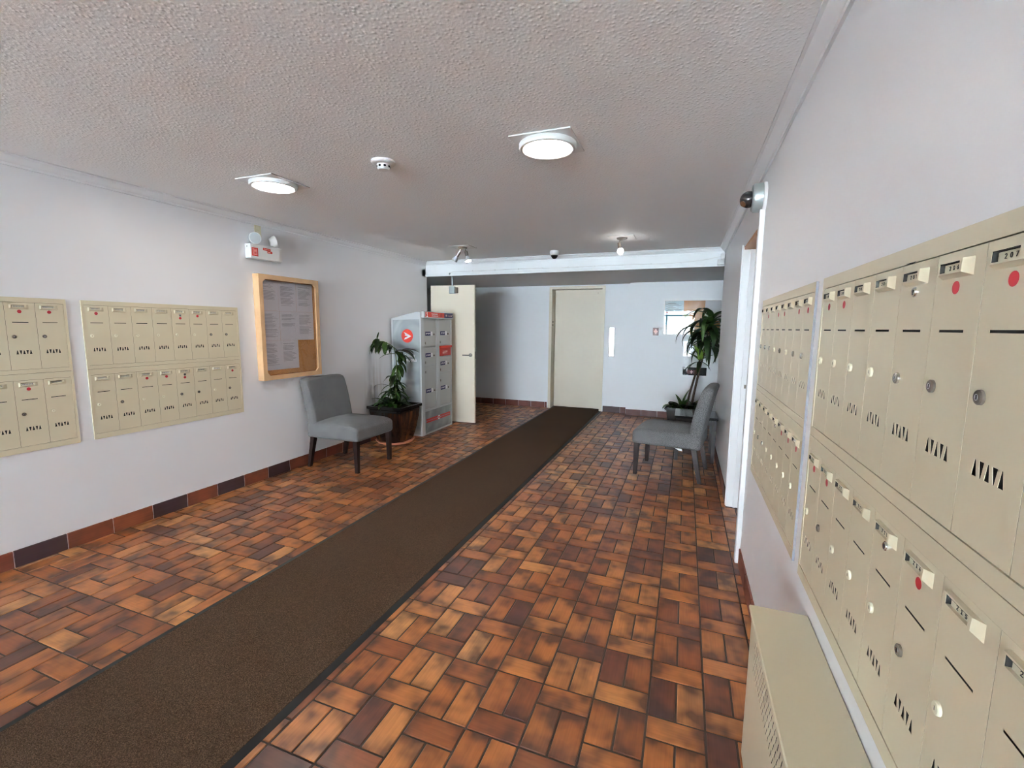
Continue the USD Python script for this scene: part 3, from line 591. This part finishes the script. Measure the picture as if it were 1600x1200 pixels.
# ------------------------------------------------------------------ slipper chairs
def chair(x, y, rot, label, tag):
    """seat faces local +x; the origin lies on the floor under the middle of the seat"""
    t = thing('slipper_chair', label, 'chair', (x, y, 0), rot, group='grey slipper chairs')
    W = 0.59
    s = rounded(0.64, W, 0.155, 0.028, 0.035); V = s.vertices
    top = np.clip((V[:, 2]+0.02)/0.09, 0, 1)
    V[:, 2] += top*(0.030*(1-(V[:, 1]/(W/2))**2)*np.clip(1-((V[:, 0]-0.02)/0.36)**2, 0, 1))
    V[:, 2] -= top*0.03*np.clip((V[:, 0]-0.20)/0.12, 0, 1)**2
    V[:, 2] += 0.395; V[:, 0] += 0.01
    obj('seat', s, 'fabric', t, True)
    b = rounded(0.105, W-0.004, 0.60, 0.04, 0.035); V = b.vertices
    hgt = (V[:, 2]+0.3)/0.6
    V[:, 0] += -0.235-0.115*hgt**1.15-0.02*np.clip(hgt-0.75, 0, 1)+0.012*np.sin(np.pi*np.clip(hgt, 0, 1))*np.clip(V[:, 0]/0.05, 0, 1)
    V[:, 0] *= 1.0; V[:, 2] += 0.62
    V[:, 2] -= 0.012*(np.abs(V[:, 1])/(W/2))**4*np.clip(hgt-0.8, 0, 1)*5
    obj('backrest', b, 'fabric', t, True)
    for sy in (-1, 1):
        yy = sy*(W/2-0.035)
        for a, bx, hw in ((0.285, 0.29, 0.024), (-0.245, -0.315, 0.024)):
            P = [(a+i*hw, yy+j*hw, 0.335) for i in (-1, 1) for j in (-1, 1)]+[(bx+i*0.017, yy+sy*0.002+j*0.017, 0.0008) for i in (-1, 1) for j in (-1, 1)]
            obj('leg', hull(P), 'espresso', t)
    if tag: obj('care_tag', hull([(-0.13, 0.22, 0.325), (-0.03, 0.22, 0.325), (-0.13, 0.221, 0.325), (-0.03, 0.221, 0.325), (-0.14, 0.22, 0.280), (-0.14, 0.221, 0.280), (-0.11, 0.22, 0.283), (-0.11, 0.221, 0.283)]), 'paper_white', t, label='white tag hanging under the seat')
chair(-3.268, 3.82, 0, 'grey fabric slipper chair with dark legs against the left wall beneath the pinboard', False)
chair(-0.085, 4.82, 172, 'grey fabric slipper chair seen from the side against the right wall', True)

# ------------------------------------------------------------------ parcel locker
LX0, LX1, LY0, LY1, LH = -3.662, -3.205, 5.125, 5.955, 1.648
t = thing('parcel_locker', 'grey parcel locker with red 1 header and round red emblem on its side', 'parcel locker', ((LX0+LX1)/2, (LY0+LY1)/2, 0))
ox, oy = (LX0+LX1)/2, (LY0+LY1)/2
Pr = Polygon([(LX0-ox, 0.0), (LX1-ox-0.012, 0.0), (LX1-ox-0.012, LH-0.008), (LX1-ox-0.075, LH-0.008), (LX0-ox, 1.555)])
cm = extr(Pr, LY1-LY0); Vv = cm.vertices
cab = trimesh.Trimesh(np.stack([Vv[:, 0], (LY0-oy)+Vv[:, 2], Vv[:, 1]], 1), cm.faces, process=False); trimesh.repair.fix_normals(cab)
obj('cabinet', cab, 'locker_frame', t)
sp = Polygon([(LX0-ox+0.03, 0.055), (LX1-ox-0.02, 0.02), (LX1-ox-0.02, 1.545), (LX0-ox+0.03, 1.535)])
sm = extr(sp, 0.002); Vv = sm.vertices
sm = trimesh.Trimesh(np.stack([Vv[:, 0], LY0-oy-0.0002-Vv[:, 2], Vv[:, 1]], 1), sm.faces, process=False); trimesh.repair.fix_normals(sm)
obj('side_print', sm, 'swirl_print', t)
def on_side(m, x, z, o=0.0023):     # local xy plane -> the locker's side facing the camera
    V = m.vertices; r = trimesh.Trimesh(np.stack([x-ox+V[:, 0], LY0-oy-o-V[:, 2], z+V[:, 1]], 1), m.faces, process=False); return r
obj('emblem_disc', on_side(cyl(0.088, 0.0008, n=40), -3.412, 1.328), 'red', t)
obj('emblem_wing', on_side(extr(Polygon([(-0.052, 0.048), (-0.020, 0.040), (0.064, -0.003), (-0.012, -0.040), (-0.048, -0.048), (-0.030, -0.020), (0.012, -0.006), (-0.030, 0.004), (-0.040, 0.012), (-0.026, 0.020)]), 0.0006), -3.412, 1.328, 0.0032), 'white_ink', t)
obj('side_text', cat(on_side(text('Parcel locker', 0.036, 0, 0, 0, True, width=0.27), -3.565, 1.055), on_side(text('Armoire à colis', 0.036, 0, 0, 0, True, width=0.29), -3.565, 0.998)), 'white_ink', t)
# front: local v along +y, seen from +x
fx = LX1-ox-0.012
def fr_box(y0, y1, z0, z1, d0, d1, c=0.002): return cbox(fx+d0, fx+d1, y0-oy, y1-oy, z0, z1, c)
obj('front_frame', cat(fr_box(LY0, 5.205, 0, 1.57, 0, 0.012), fr_box(5.515, 5.60, 0.335, 1.57, 0, 0.012), fr_box(5.928, LY1, 0, 1.57, 0, 0.012), fr_box(5.205, 5.928, 0.317, 0.345, 0, 0.0118), fr_box(5.205, 5.928, 0, 0.022, 0, 0.0118)), 'locker_frame', t)
def label_front(tm, y, z, o):       # text facing +x
    V = tm.vertices; return trimesh.Trimesh(np.stack([fx+o+V[:, 2], y-oy+V[:, 0], z+V[:, 1]], 1), tm.faces, process=False)
def ldoor(y0, y1, z0, z1, labz, keyz):
    dr = obj('door', fr_box(y0+0.003, y1-0.003, z0+0.003, z1-0.003, 0.0005, 0.008), 'locker_grey', t)
    obj('door_label', fr_box(y0+0.03, y0+0.165, labz-0.027, labz+0.027, 0.008, 0.0088, 0.0002), 'navy', dr)
    obj('label_print', cat(*[fr_box(y0+0.05+0.028*k, y0+0.066+0.028*k, labz-0.010+0.005*(k % 2), labz+0.012, 0.0088, 0.0092, 0.0001) for k in range(4)]), 'paper_white', dr)
    obj('label_end', fr_box(y0+0.165, y0+0.215, labz-0.027, labz+0.027, 0.008, 0.0088, 0.0002), 'paper_white', dr)
    obj('lock', cyl(0.011, 0.01, (fx+0.008, y0+0.245-oy, labz-0.01), 'x', 16), 'dark_metal', dr)
    obj('catch', fr_box(y0+0.018, y0+0.034, keyz-0.016, keyz+0.016, 0.008, 0.012, 0.001), 'nickel', dr)
a0, a1, b0, b1 = 5.205, 5.515, 5.60, 5.928
ldoor(a0, a1, 1.178, 1.562, 1.358, 1.234); ldoor(a0, a1, 0.942, 1.174, 1.072, 0.978); ldoor(a0, a1, 0.348, 0.938, 0.592, 0.85)
ldoor(b0, b1, 1.190, 1.562, 1.362, 1.238); ldoor(b0, b1, 0.812, 1.036, 0.938, 0.852); ldoor(b0, b1, 0.348, 0.806, 0.590, 0.70)
sl = obj('red_slot', fr_box(b0, b1, 1.042, 1.155, 0.0005, 0.010), 'dark_red', t, label='red mail slot panel')
obj('slot_hood', fr_box(b0-0.004, b1+0.008, 1.155, 1.186, 0.0005, 0.03, 0.004), 'red', sl)
obj('slot_print', cat(*[fr_box(b0+0.09, b0+0.23, 1.075+0.016*k, 1.081+0.016*k, 0.010, 0.0104, 0.0001) for k in range(3)]), 'pink_ink', sl)
hd = obj('header_sign', fr_box(LY0+0.035, LY1, 1.562, LH+0.002, 0, 0.036, 0.004), 'locker_frame', t)
obj('header_red', fr_box(5.20, 5.70, 1.574, 1.641, 0.036, 0.037, 0.0002), 'red', hd)
obj('header_navy', fr_box(5.70, 5.95, 1.574, 1.641, 0.036, 0.037, 0.0002), 'navy', hd)
obj('header_number', label_front(text('1', 0.056, 0, 0, 0, True), 5.225, 1.580, 0.037), 'white_ink', hd)
obj('header_print', cat(label_front(text('Parcel locker', 0.015, 0, 0, 0, True, width=0.155), 5.36, 1.612, 0.037), label_front(text('Armoire à colis', 0.015, 0, 0, 0, True, width=0.165), 5.36, 1.587, 0.037)), 'white_ink', hd)
obj('header_icons', cat(label_front(cyl(0.026, 0.0006, n=20), 5.615, 1.607, 0.037)), 'dark_red', hd)
obj('header_marks', cat(label_front(extr(Polygon([(0, 0), (0.03, 0.004), (0.004, 0.03), (0.012, 0.012)]), 0.0006), 5.82, 1.595, 0.037), fr_box(5.735, 5.785, 1.613, 1.620, 0.037, 0.0374, 0.0001), fr_box(5.735, 5.78, 1.598, 1.604, 0.037, 0.0374, 0.0001), fr_box(5.875, 5.935, 1.613, 1.620, 0.037, 0.0374, 0.0001), fr_box(5.875, 5.92, 1.598, 1.604, 0.037, 0.0374, 0.0001)), 'pink_ink', hd)
lp = obj('kick_panel', fr_box(5.21, 5.925, 0.024, 0.315, 0.0005, 0.008), 'swirl_print', t)
obj('red_band', cat(fr_box(5.235, 5.90, 0.188, 0.212, 0.008, 0.0087, 0.0002), fr_box(5.235, 5.90, 0.158, 0.180, 0.008, 0.0087, 0.0002)), 'red', lp)
obj('band_badge', label_front(cyl(0.032, 0.0012, n=24), 5.57, 0.185, 0.008), 'paper_white', lp)
obj('band_mark', label_front(cyl(0.017, 0.0006, n=20), 5.57, 0.185, 0.0093), 'red', lp)

# ------------------------------------------------------------------ door holder: conduit from beam to the open door
t = thing('door_holder', 'grey steel conduit and holder box fixed to the top of the open cream door', 'door holder', (-3.27, DY, 2.0))
obj('holder_box', cbox(-0.045, 0.045, -0.05, -0.0005, -0.06, 0.045, 0.004), 'galvanized', t)
obj('armature', cbox(0.046, 0.085, -0.028, -0.0006, -0.055, 0.03, 0.004), 'dark_metal', t)
obj('conduit', tube([(0, -0.03, 0.045), (0, -0.03, 0.15), (0, -0.045, 0.205), (0, -0.1065, 0.215), (0.0, -0.1065, 0.23)], 0.011, 10), 'galvanized', t, 50)
t = thing('surface_cable', 'thin white cable tacked along the lower edge of the beam', 'cable', (0, YB, 0))
pts = [(-3.27, -0.017, 2.232), (-3.2, -0.017, 2.246)]+[(x, -0.017, 2.246+0.003*math.sin(x*5)) for x in np.linspace(-3.0, -0.3, 24)]+[(0.0, -0.018, 2.255), (0.2, -0.02, 2.275), (0.33, -0.02, 2.30), (0.36, -0.02, 2.34)]
obj('cable', tube(pts, 0.0045, 6), 'white_plastic', t, 50)
for x in np.linspace(-2.9, -0.1, 9): obj('cable_clip', cbox(x-0.006, x+0.006, -0.024, -0.0125, 2.238, 2.256, 0.001), 'white_plastic', t)
obj('junction_box', cat(cbox(0.30, 0.375, -0.055, -0.0125, 2.20, 2.265, 0.006), cbox(0.335, 0.38, -0.06, -0.0125, 2.268, 2.33, 0.006)), 'white_plastic', t)

# ------------------------------------------------------------------ things on the back wall
wallB = lambda x, z, y: ((1, 0, 0), (0, 0, 1), (0, -1, 0), (x, y, z))
t = thing('call_plate', 'tall bright steel call button plate right of the recessed cream door', 'call plate', frame=wallB(-1.228, 0.97, YW))
obj('plate', cbox(0, 0.086, 0, 0.49, 0.0008, 0.006, 0.002), 'brushed_plate', t)
obj('plate_edge', extr(sbox(-0.006, -0.006, 0.092, 0.496).difference(sbox(0, 0, 0.086, 0.49)), 0.004, 0.0006), 'dark_metal', t)
obj('button', cyl(0.014, 0.004, (0.048, 0.115, 0.006), 'z', 20), 'steel', t, 30)
t = thing('pictogram_sign', 'small dark red square sign with white fire symbol left of the notice frame', 'sign', frame=wallB(-0.507, 1.343, YW2))
obj('plate', cbox(0, 0.092, 0, 0.122, 0.0006, 0.003, 0.0008), 'maroon', t)
obj('symbol', cat(box(0.035, 0.057, 0.018, 0.104, 0.003, 0.0034), box(0.016, 0.076, 0.05, 0.072, 0.003, 0.0033), box(0.026, 0.066, 0.036, 0.086, 0.003, 0.0032)), 'pink_ink', t)
t = thing('notice_case', 'white framed glazed notice case with posters on the back wall behind the dracaena', 'notice case', frame=wallB(-0.372, 1.335, YW2))
NW, NH = 0.885, 0.588
obj('frame', cat(extr(sbox(0, 0, NW, NH).difference(sbox(0.032, 0.028, NW-0.032, NH-0.032)), 0.022, 0.001)), 'white_trim', t)
obj('backing', box(0.031, NW-0.031, 0.027, NH-0.031, 0.001, 0.004), 'oak', t)
obj('poster', box(0.034, 0.318, 0.115, NH-0.034, 0.0042, 0.005), 'poster_blue', t)
obj('poster_band', box(0.036, 0.265, 0.365, 0.383, 0.005, 0.0054), 'dark_red', t)
obj('poster_picture', cat(box(0.05, 0.30, 0.175, 0.335, 0.005, 0.0053)), 'poster_teal', t)
obj('poster_print', cat(*[box(0.05+0.03*(k % 2), 0.16+0.04*((k*7) % 4), 0.40+0.016*k, 0.406+0.016*k, 0.005, 0.0053) for k in range(8)]), 'grey_ink', t)
obj('green_notice', box(0.322, 0.405, 0.17, 0.38, 0.0042, 0.005), 'poster_green', t)
obj('lilac_sheet', box(0.628, 0.852, 0.24, NH-0.034, 0.0042, 0.005), 'paper', t)
obj('reflection_strip', cat(box(0.034, 0.225, 0.03, 0.112, 0.0042, 0.0052), box(0.255, 0.40, 0.03, 0.112, 0.0042, 0.0052)), 'paper_white', t)  # white fill painted as the window reflection along the bottom
obj('glass', box(0.0322, NW-0.0322, 0.0282, NH-0.0322, 0.014, 0.017), 'pane', t)
t = thing('hose_cabinet', 'white framed glass fronted cabinet low on the back wall behind the dracaena stems', 'fire cabinet', frame=wallB(-0.055, 0.69, YW2))
CW, CH = 0.42, 0.60
obj('frame', extr(sbox(0, 0, CW, CH).difference(sbox(0.03, 0.03, CW-0.03, CH-0.03)), 0.016, 0.001), 'white_trim', t)
obj('backing', box(0.029, CW-0.029, 0.029, CH-0.029, 0.001, 0.003), 'paper_white', t)  # white colour stands in for the bright entrance reflected in the glass
obj('base_block', cbox(0.035, CW-0.035, 0.0305, 0.155, 0.0035, 0.009, 0.002), 'rubber', t)
obj('red_label', box(0.10, 0.25, 0.05, 0.115, 0.009, 0.0095), 'maroon', t)
obj('label_symbol', cat(box(0.16, 0.172, 0.055, 0.11, 0.0095, 0.0098), box(0.145, 0.19, 0.078, 0.09, 0.0095, 0.0098)), 'pink_ink', t)
obj('glass', box(0.0302, CW-0.0302, 0.0302, CH-0.0302, 0.0105, 0.013), 'pane', t)

# ------------------------------------------------------------------ plants
def leaf(base, az, el, L, W, droop, fold=0.25, n=9, twist=0.0, shape=1.0):
    """a folded strap: starts at elevation el, bends by droop along its length"""
    p = np.array(base, float); pts = [p.copy()]; tang = []
    for i in range(n):
        s = (i+0.5)/n; e = el-droop*s**1.2; d = np.array([math.cos(e)*math.cos(az), math.cos(e)*math.sin(az), math.sin(e)])
        p = p+d*L/n; pts.append(p.copy()); tang.append(d)
    tang.append(tang[-1]); side = np.array([-math.sin(az), math.cos(az), 0])
    V, F = [], []
    for i, (q, d) in enumerate(zip(pts, tang)):
        s = i/n; wd = W*(math.sin(math.pi*min(1, 0.10+0.90*s)**(0.75*shape))**0.8 if s < 1 else 0.02)*0.5+0.0006
        up = np.cross(d, side); up /= np.linalg.norm(up)+1e-9
        if up[2] < 0: up = -up
        sd = side*math.cos(twist*s)+up*math.sin(twist*s)
        V += [q-sd*wd+up*wd*fold, q, q+sd*wd+up*wd*fold]
    m = len(V)
    V = V+[v-np.array([0, 0, 0.0008]) for v in V]
    for i in range(n):
        a = 3*i
        for j in (0, 1):
            F += [(a+j, a+j+1, a+j+4), (a+j, a+j+4, a+j+3)]
            F += [(m+a+j, m+a+j+4, m+a+j+1), (m+a+j, m+a+j+3, m+a+j+4)]
    return trimesh.Trimesh(np.array(V), F, process=False)
# left planter
PX0, PX1, PY0, PY1, PZ = -3.645, -3.145, 4.555, 5.035, 0.472
pcx, pcy = (PX0+PX1)/2, (PY0+PY1)/2
t = thing('saucer', 'terracotta saucer on the floor under the dark square planter', 'saucer', (pcx, pcy, 0))
obj('dish', lathe([(0, 0.0008), (0.215, 0.0008), (0.245, 0.032), (0.240, 0.034), (0.232, 0.031), (0.208, 0.012), (0, 0.012)], 48), 'terracotta', t, 40)
t = thing('potted_weeping_plant', 'weeping green plant in a dark square drip glazed planter beside the parcel locker', 'potted plant', (pcx, pcy, 0.0128))
def square_ring(specs):
    """stack of rounded squares (half, z): outer wall up, rim, inner wall down"""
    n = 40; V = []
    for hw, z, k in specs:
        e = 0.012*12/k; q = [(hw, t) for t in np.linspace(-(hw-e), hw-e, 9)]+[(hw-e*0.3, hw-e*0.3)]
        pts = [(x*math.cos(b)-y*math.sin(b), x*math.sin(b)+y*math.cos(b)) for b in (0, math.pi/2, math.pi, 1.5*math.pi) for x, y in q]
        V.append(np.array([(x, y*0.96, z) for x, y in pts]))
    V = np.vstack(V); F = []
    for i in range(len(specs)-1):
        for j in range(n):
            a, b, c, d = i*n+j, i*n+(j+1) % n, (i+1)*n+(j+1) % n, (i+1)*n+j; F += [(a, b, c), (a, c, d)]
    V = np.vstack([V, [[0, 0, specs[0][1]], [0, 0, specs[-1][1]]]]); c0, c1, e = len(V)-2, len(V)-1, (len(specs)-1)*n
    for j in range(n): F += [(c0, (j+1) % n, j), (c1, e+j, e+(j+1) % n)]
    return trimesh.Trimesh(V, F, process=False)
z0 = -0.0128
obj('pot', square_ring([(0.150, 0.0, 8), (0.168, 0.03, 9), (0.198, 0.16, 10), (0.219, 0.30, 12), (0.226, 0.385, 12)]), 'drip_glaze', t, 35)
obj('rim', square_ring([(0.225, 0.385, 12), (0.229, 0.392, 12), (0.229, 0.414, 12), (0.252, 0.426, 12), (0.252, 0.457, 12), (0.246, 0.461, 12), (0.228, 0.459, 12), (0.222, 0.42, 12)]), 'black_gloss', t, 35)
obj('soil', square_ring([(0.220, 0.421, 12), (0.221, 0.436, 12)]), 'soil', t)
def add_leaf(t, *a, mat='leaf_mid', **k):
    m = leaf(*a, **k); o = np.array(t.GetAttribute('xformOp:translate').Get()); V = m.vertices.copy()
    V[:, 0] = np.maximum(V[:, 0]+o[0], XL+0.012)-o[0]; lim = (LY0 if o[0] < -2 else YW2)-0.012; V[:, 1] = np.minimum(V[:, 1]+o[1], lim)-o[1]
    m = trimesh.Trimesh(V, m.faces, process=False); obj('leaf', m, mat, t, True)
LPX, LPY = pcx, pcy
def loc(x, z, dy=0): return np.array([x-pcx, dy, z-0.0128])
stems = [[loc(-3.40, 0.452), loc(-3.375, 0.7, 0.01), loc(-3.36, 0.95, 0.01), loc(-3.37, 1.12, 0), loc(-3.39, 1.185, 0), loc(-3.45, 1.235, -0.02), loc(-3.52, 1.265, -0.04), loc(-3.575, 1.265, -0.05), loc(-3.60, 1.30, -0.05)],
         [loc(-3.41, 0.452, 0.03), loc(-3.40, 0.7, 0.03), loc(-3.36, 0.92, 0.04), loc(-3.31, 1.1, 0.03), loc(-3.28, 1.17, 0.02)],
         [loc(-3.38, 0.452, -0.03), loc(-3.35, 0.62, -0.04), loc(-3.34, 0.85, -0.05)],
         [loc(-3.42, 0.452, -0.02), loc(-3.45, 0.6, -0.03), loc(-3.44, 0.72, -0.02)]]
for s in stems: obj('stem', tube(s, 0.008, 7, 0.003), 'stem_green', t, 50)
def along(s, f):
    s = np.array(s); q = f*(len(s)-1); i = min(int(q), len(s)-2); return s[i]+(s[i+1]-s[i])*(q-i)
lr = random.Random(11)
for f, az, L in ((0.60, 2.9, 0.17), (0.66, 3.4, 0.19), (0.70, 5.2, 0.18), (0.74, 3.0, 0.20), (0.78, 4.4, 0.19), (0.83, 3.5, 0.18), (0.88, 2.5, 0.17), (0.90, 4.2, 0.21), (0.94, 3.3, 0.22), (0.97, 5.0, 0.20), (0.985, 2.9, 0.15)):
    add_leaf(t, along(stems[0], f), az+lr.uniform(-.2, .2), -0.6, L, 0.062, 0.85, mat=lr.choice(['leaf_dark', 'leaf_dark', 'leaf_mid']))
add_leaf(t, along(stems[0], 1.0), -0.6, 0.95, 0.11, 0.020, 0.25, mat='leaf_mid')
for k in range(60):
    s = stems[(0, 1, 1, 2, 3)[k % 5]]; f = lr.uniform(0.22, 0.6 if s is stems[0] else 1.0)
    add_leaf(t, along(s, f), lr.uniform(0, 6.28), lr.uniform(-0.9, 0.3), lr.uniform(0.14, 0.24), lr.uniform(0.045, 0.066), lr.uniform(0.7, 1.2), mat=lr.choice(['leaf_dark', 'leaf_mid', 'leaf_mid']))
for k in range(44):
    a = lr.uniform(0, 6.28); r0 = lr.uniform(0.01, 0.15)
    add_leaf(t, (r0*math.cos(a), r0*math.sin(a), lr.uniform(0.437, 0.465)), a+lr.uniform(-.8, .8), lr.uniform(0.35, 1.1), lr.uniform(0.12, 0.24), lr.uniform(0.06, 0.09), lr.uniform(0.9, 1.7), mat=lr.choice(['leaf_mid', 'leaf_mid', 'leaf_dark']))
add_leaf(t, loc(-3.45, 0.70, -0.02), 3.25, 0.42, 0.30, 0.014, 1.35, mat='leaf_dark')
for az, L in ((2.7, 0.26), (3.3, 0.24), (3.6, 0.22), (0.0, 0.28), (-0.5, 0.22)):
    add_leaf(t, loc(-3.42, 0.62, 0), az, 0.35, L, 0.05, 1.5, mat='leaf_mid')
# dracaena in the long dark trough by the back wall
DPX, DPY = 0.08, 7.30
t = thing('potted_dracaena', 'tall potted dracaena with long drooping dark leaves in a black trough by the back wall', 'potted plant', (DPX, DPY, 0))
obj('trough', tri(man(hull([(sx*0.27, sy*0.12, 0.0008) for sx in (-1, 1) for sy in (-1, 1)]+[(sx*0.30, sy*0.145, 0.24) for sx in (-1, 1) for sy in (-1, 1)]))-man(box(-0.275, 0.275, -0.12, 0.12, 0.20, 0.3))), 'black_gloss', t)
obj('rim', extr(sbox(-0.32, -0.165, 0.32, 0.165).difference(sbox(-0.275, -0.12, 0.275, 0.12)), 0.035, 0.238), 'black_gloss', t)
obj('soil', box(-0.2745, 0.2745, -0.1195, 0.1195, 0.2005, 0.235), 'soil', t)
dl = lambda x, z, dy=0: np.array([x-DPX, dy, z])
st = [[dl(0.055, 0.237), dl(0.10, 0.5), dl(0.165, 0.8), dl(0.215, 1.02, -0.01)], [dl(0.125, 0.237, 0.03), dl(0.16, 0.5, 0.03), dl(0.215, 0.85, 0.03), dl(0.27, 1.12, 0.02), dl(0.31, 1.32, 0.01), dl(0.345, 1.50, 0)],
      [dl(0.27, 1.12, 0.02), dl(0.29, 1.27, -0.06), dl(0.285, 1.42, -0.1)]]
obj('stem', tube(st[0], 0.017, 9, 0.012), 'stem_brown', t, 50); obj('stem', tube(st[1], 0.018, 9, 0.011), 'stem_brown', t, 50); obj('stem', tube(st[2], 0.014, 8, 0.01), 'stem_brown', t, 50)
def rosette(c, n, L, el, droop, W, seed, mats, spread=0.07):
    q = random.Random(seed)
    for k in range(n):
        az = k*2.399+q.uniform(-.25, .25); f = k/n
        add_leaf(t, np.array(c)+np.array([0, 0, (f-0.5)*spread*2]), az, el[0]+(el[1]-el[0])*f+q.uniform(-.15, .15), L*q.uniform(0.8, 1.12), W*q.uniform(0.85, 1.1), droop*q.uniform(0.8, 1.15), n=11, mat=q.choice(mats), shape=0.8)
rosette(dl(0.335, 1.52, 0), 21, 0.56, (0.05, 1.15), 2.5, 0.098, 3, ['leaf_dark', 'leaf_dark', 'leaf_dark', 'leaf_mid'], 0.09)
rosette(dl(0.265, 1.40, -0.1), 17, 0.55, (-0.1, 0.95), 2.3, 0.092, 5, ['leaf_dark'], 0.08)
rosette(dl(0.30, 1.28, 0.0), 13, 0.46, (-0.3, 0.25), 1.5, 0.078, 8, ['leaf_dark'], 0.05)
rosette(dl(0.215, 1.0, -0.01), 9, 0.28, (0.7, 1.4), 0.6, 0.078, 9, ['leaf_light', 'leaf_mid'], 0.02)
for az, L in ((3.3, 0.30), (2.6, 0.26), (0.3, 0.22), (4.6, 0.28)): add_leaf(t, dl(0.21, 0.97), az, -0.2, L, 0.055, 1.1, mat='leaf_dark')
for k in range(46):
    a = lr.uniform(0, 6.28)
    add_leaf(t, (lr.uniform(-0.24, 0.22), lr.uniform(-0.09, 0.09), lr.uniform(0.262, 0.285)), a, lr.uniform(0.3, 1.1), lr.uniform(0.12, 0.24), lr.uniform(0.06, 0.09), lr.uniform(0.9, 1.6), mat=lr.choice(['leaf_dark', 'leaf_mid', 'leaf_dark']))
for az, el, L in ((0.4, 1.45, 0.34), (2.4, 1.2, 0.26), (5.3, 1.1, 0.24), (0.2, 0.5, 0.32), (3.6, 0.9, 0.22)): add_leaf(t, (-0.08 if el > 0.6 else 0.10, -0.03, 0.246 if el > .6 else .356), az, el, L, 0.075, 0.5 if el > 1 else 1.0, mat='leaf_mid')

# ------------------------------------------------------------------ side table
t = thing('side_table', 'small black glossy side table behind the right chair against the wall', 'table', (0.155, 5.50, 0))
obj('tabletop', cbox(-0.225, 0.215, -0.245, 0.245, 0.475, 0.503, 0.003), 'black_gloss', t)
obj('apron', cat(box(-0.20, 0.19, -0.225, -0.205, 0.415, 0.475), box(-0.20, 0.19, 0.205, 0.225, 0.415, 0.475), box(-0.205, -0.185, -0.225, 0.225, 0.415, 0.475), box(0.175, 0.195, -0.225, 0.225, 0.415, 0.475)), 'espresso', t)
for sx in (-0.19, 0.18):
    for sy in (-0.215, 0.215): obj('leg', hull([(sx+i*0.022, sy+j*0.022, 0.475) for i in (-1, 1) for j in (-1, 1)]+[(sx+i*0.018, sy+j*0.018, 0.0008) for i in (-1, 1) for j in (-1, 1)]), 'espresso', t)
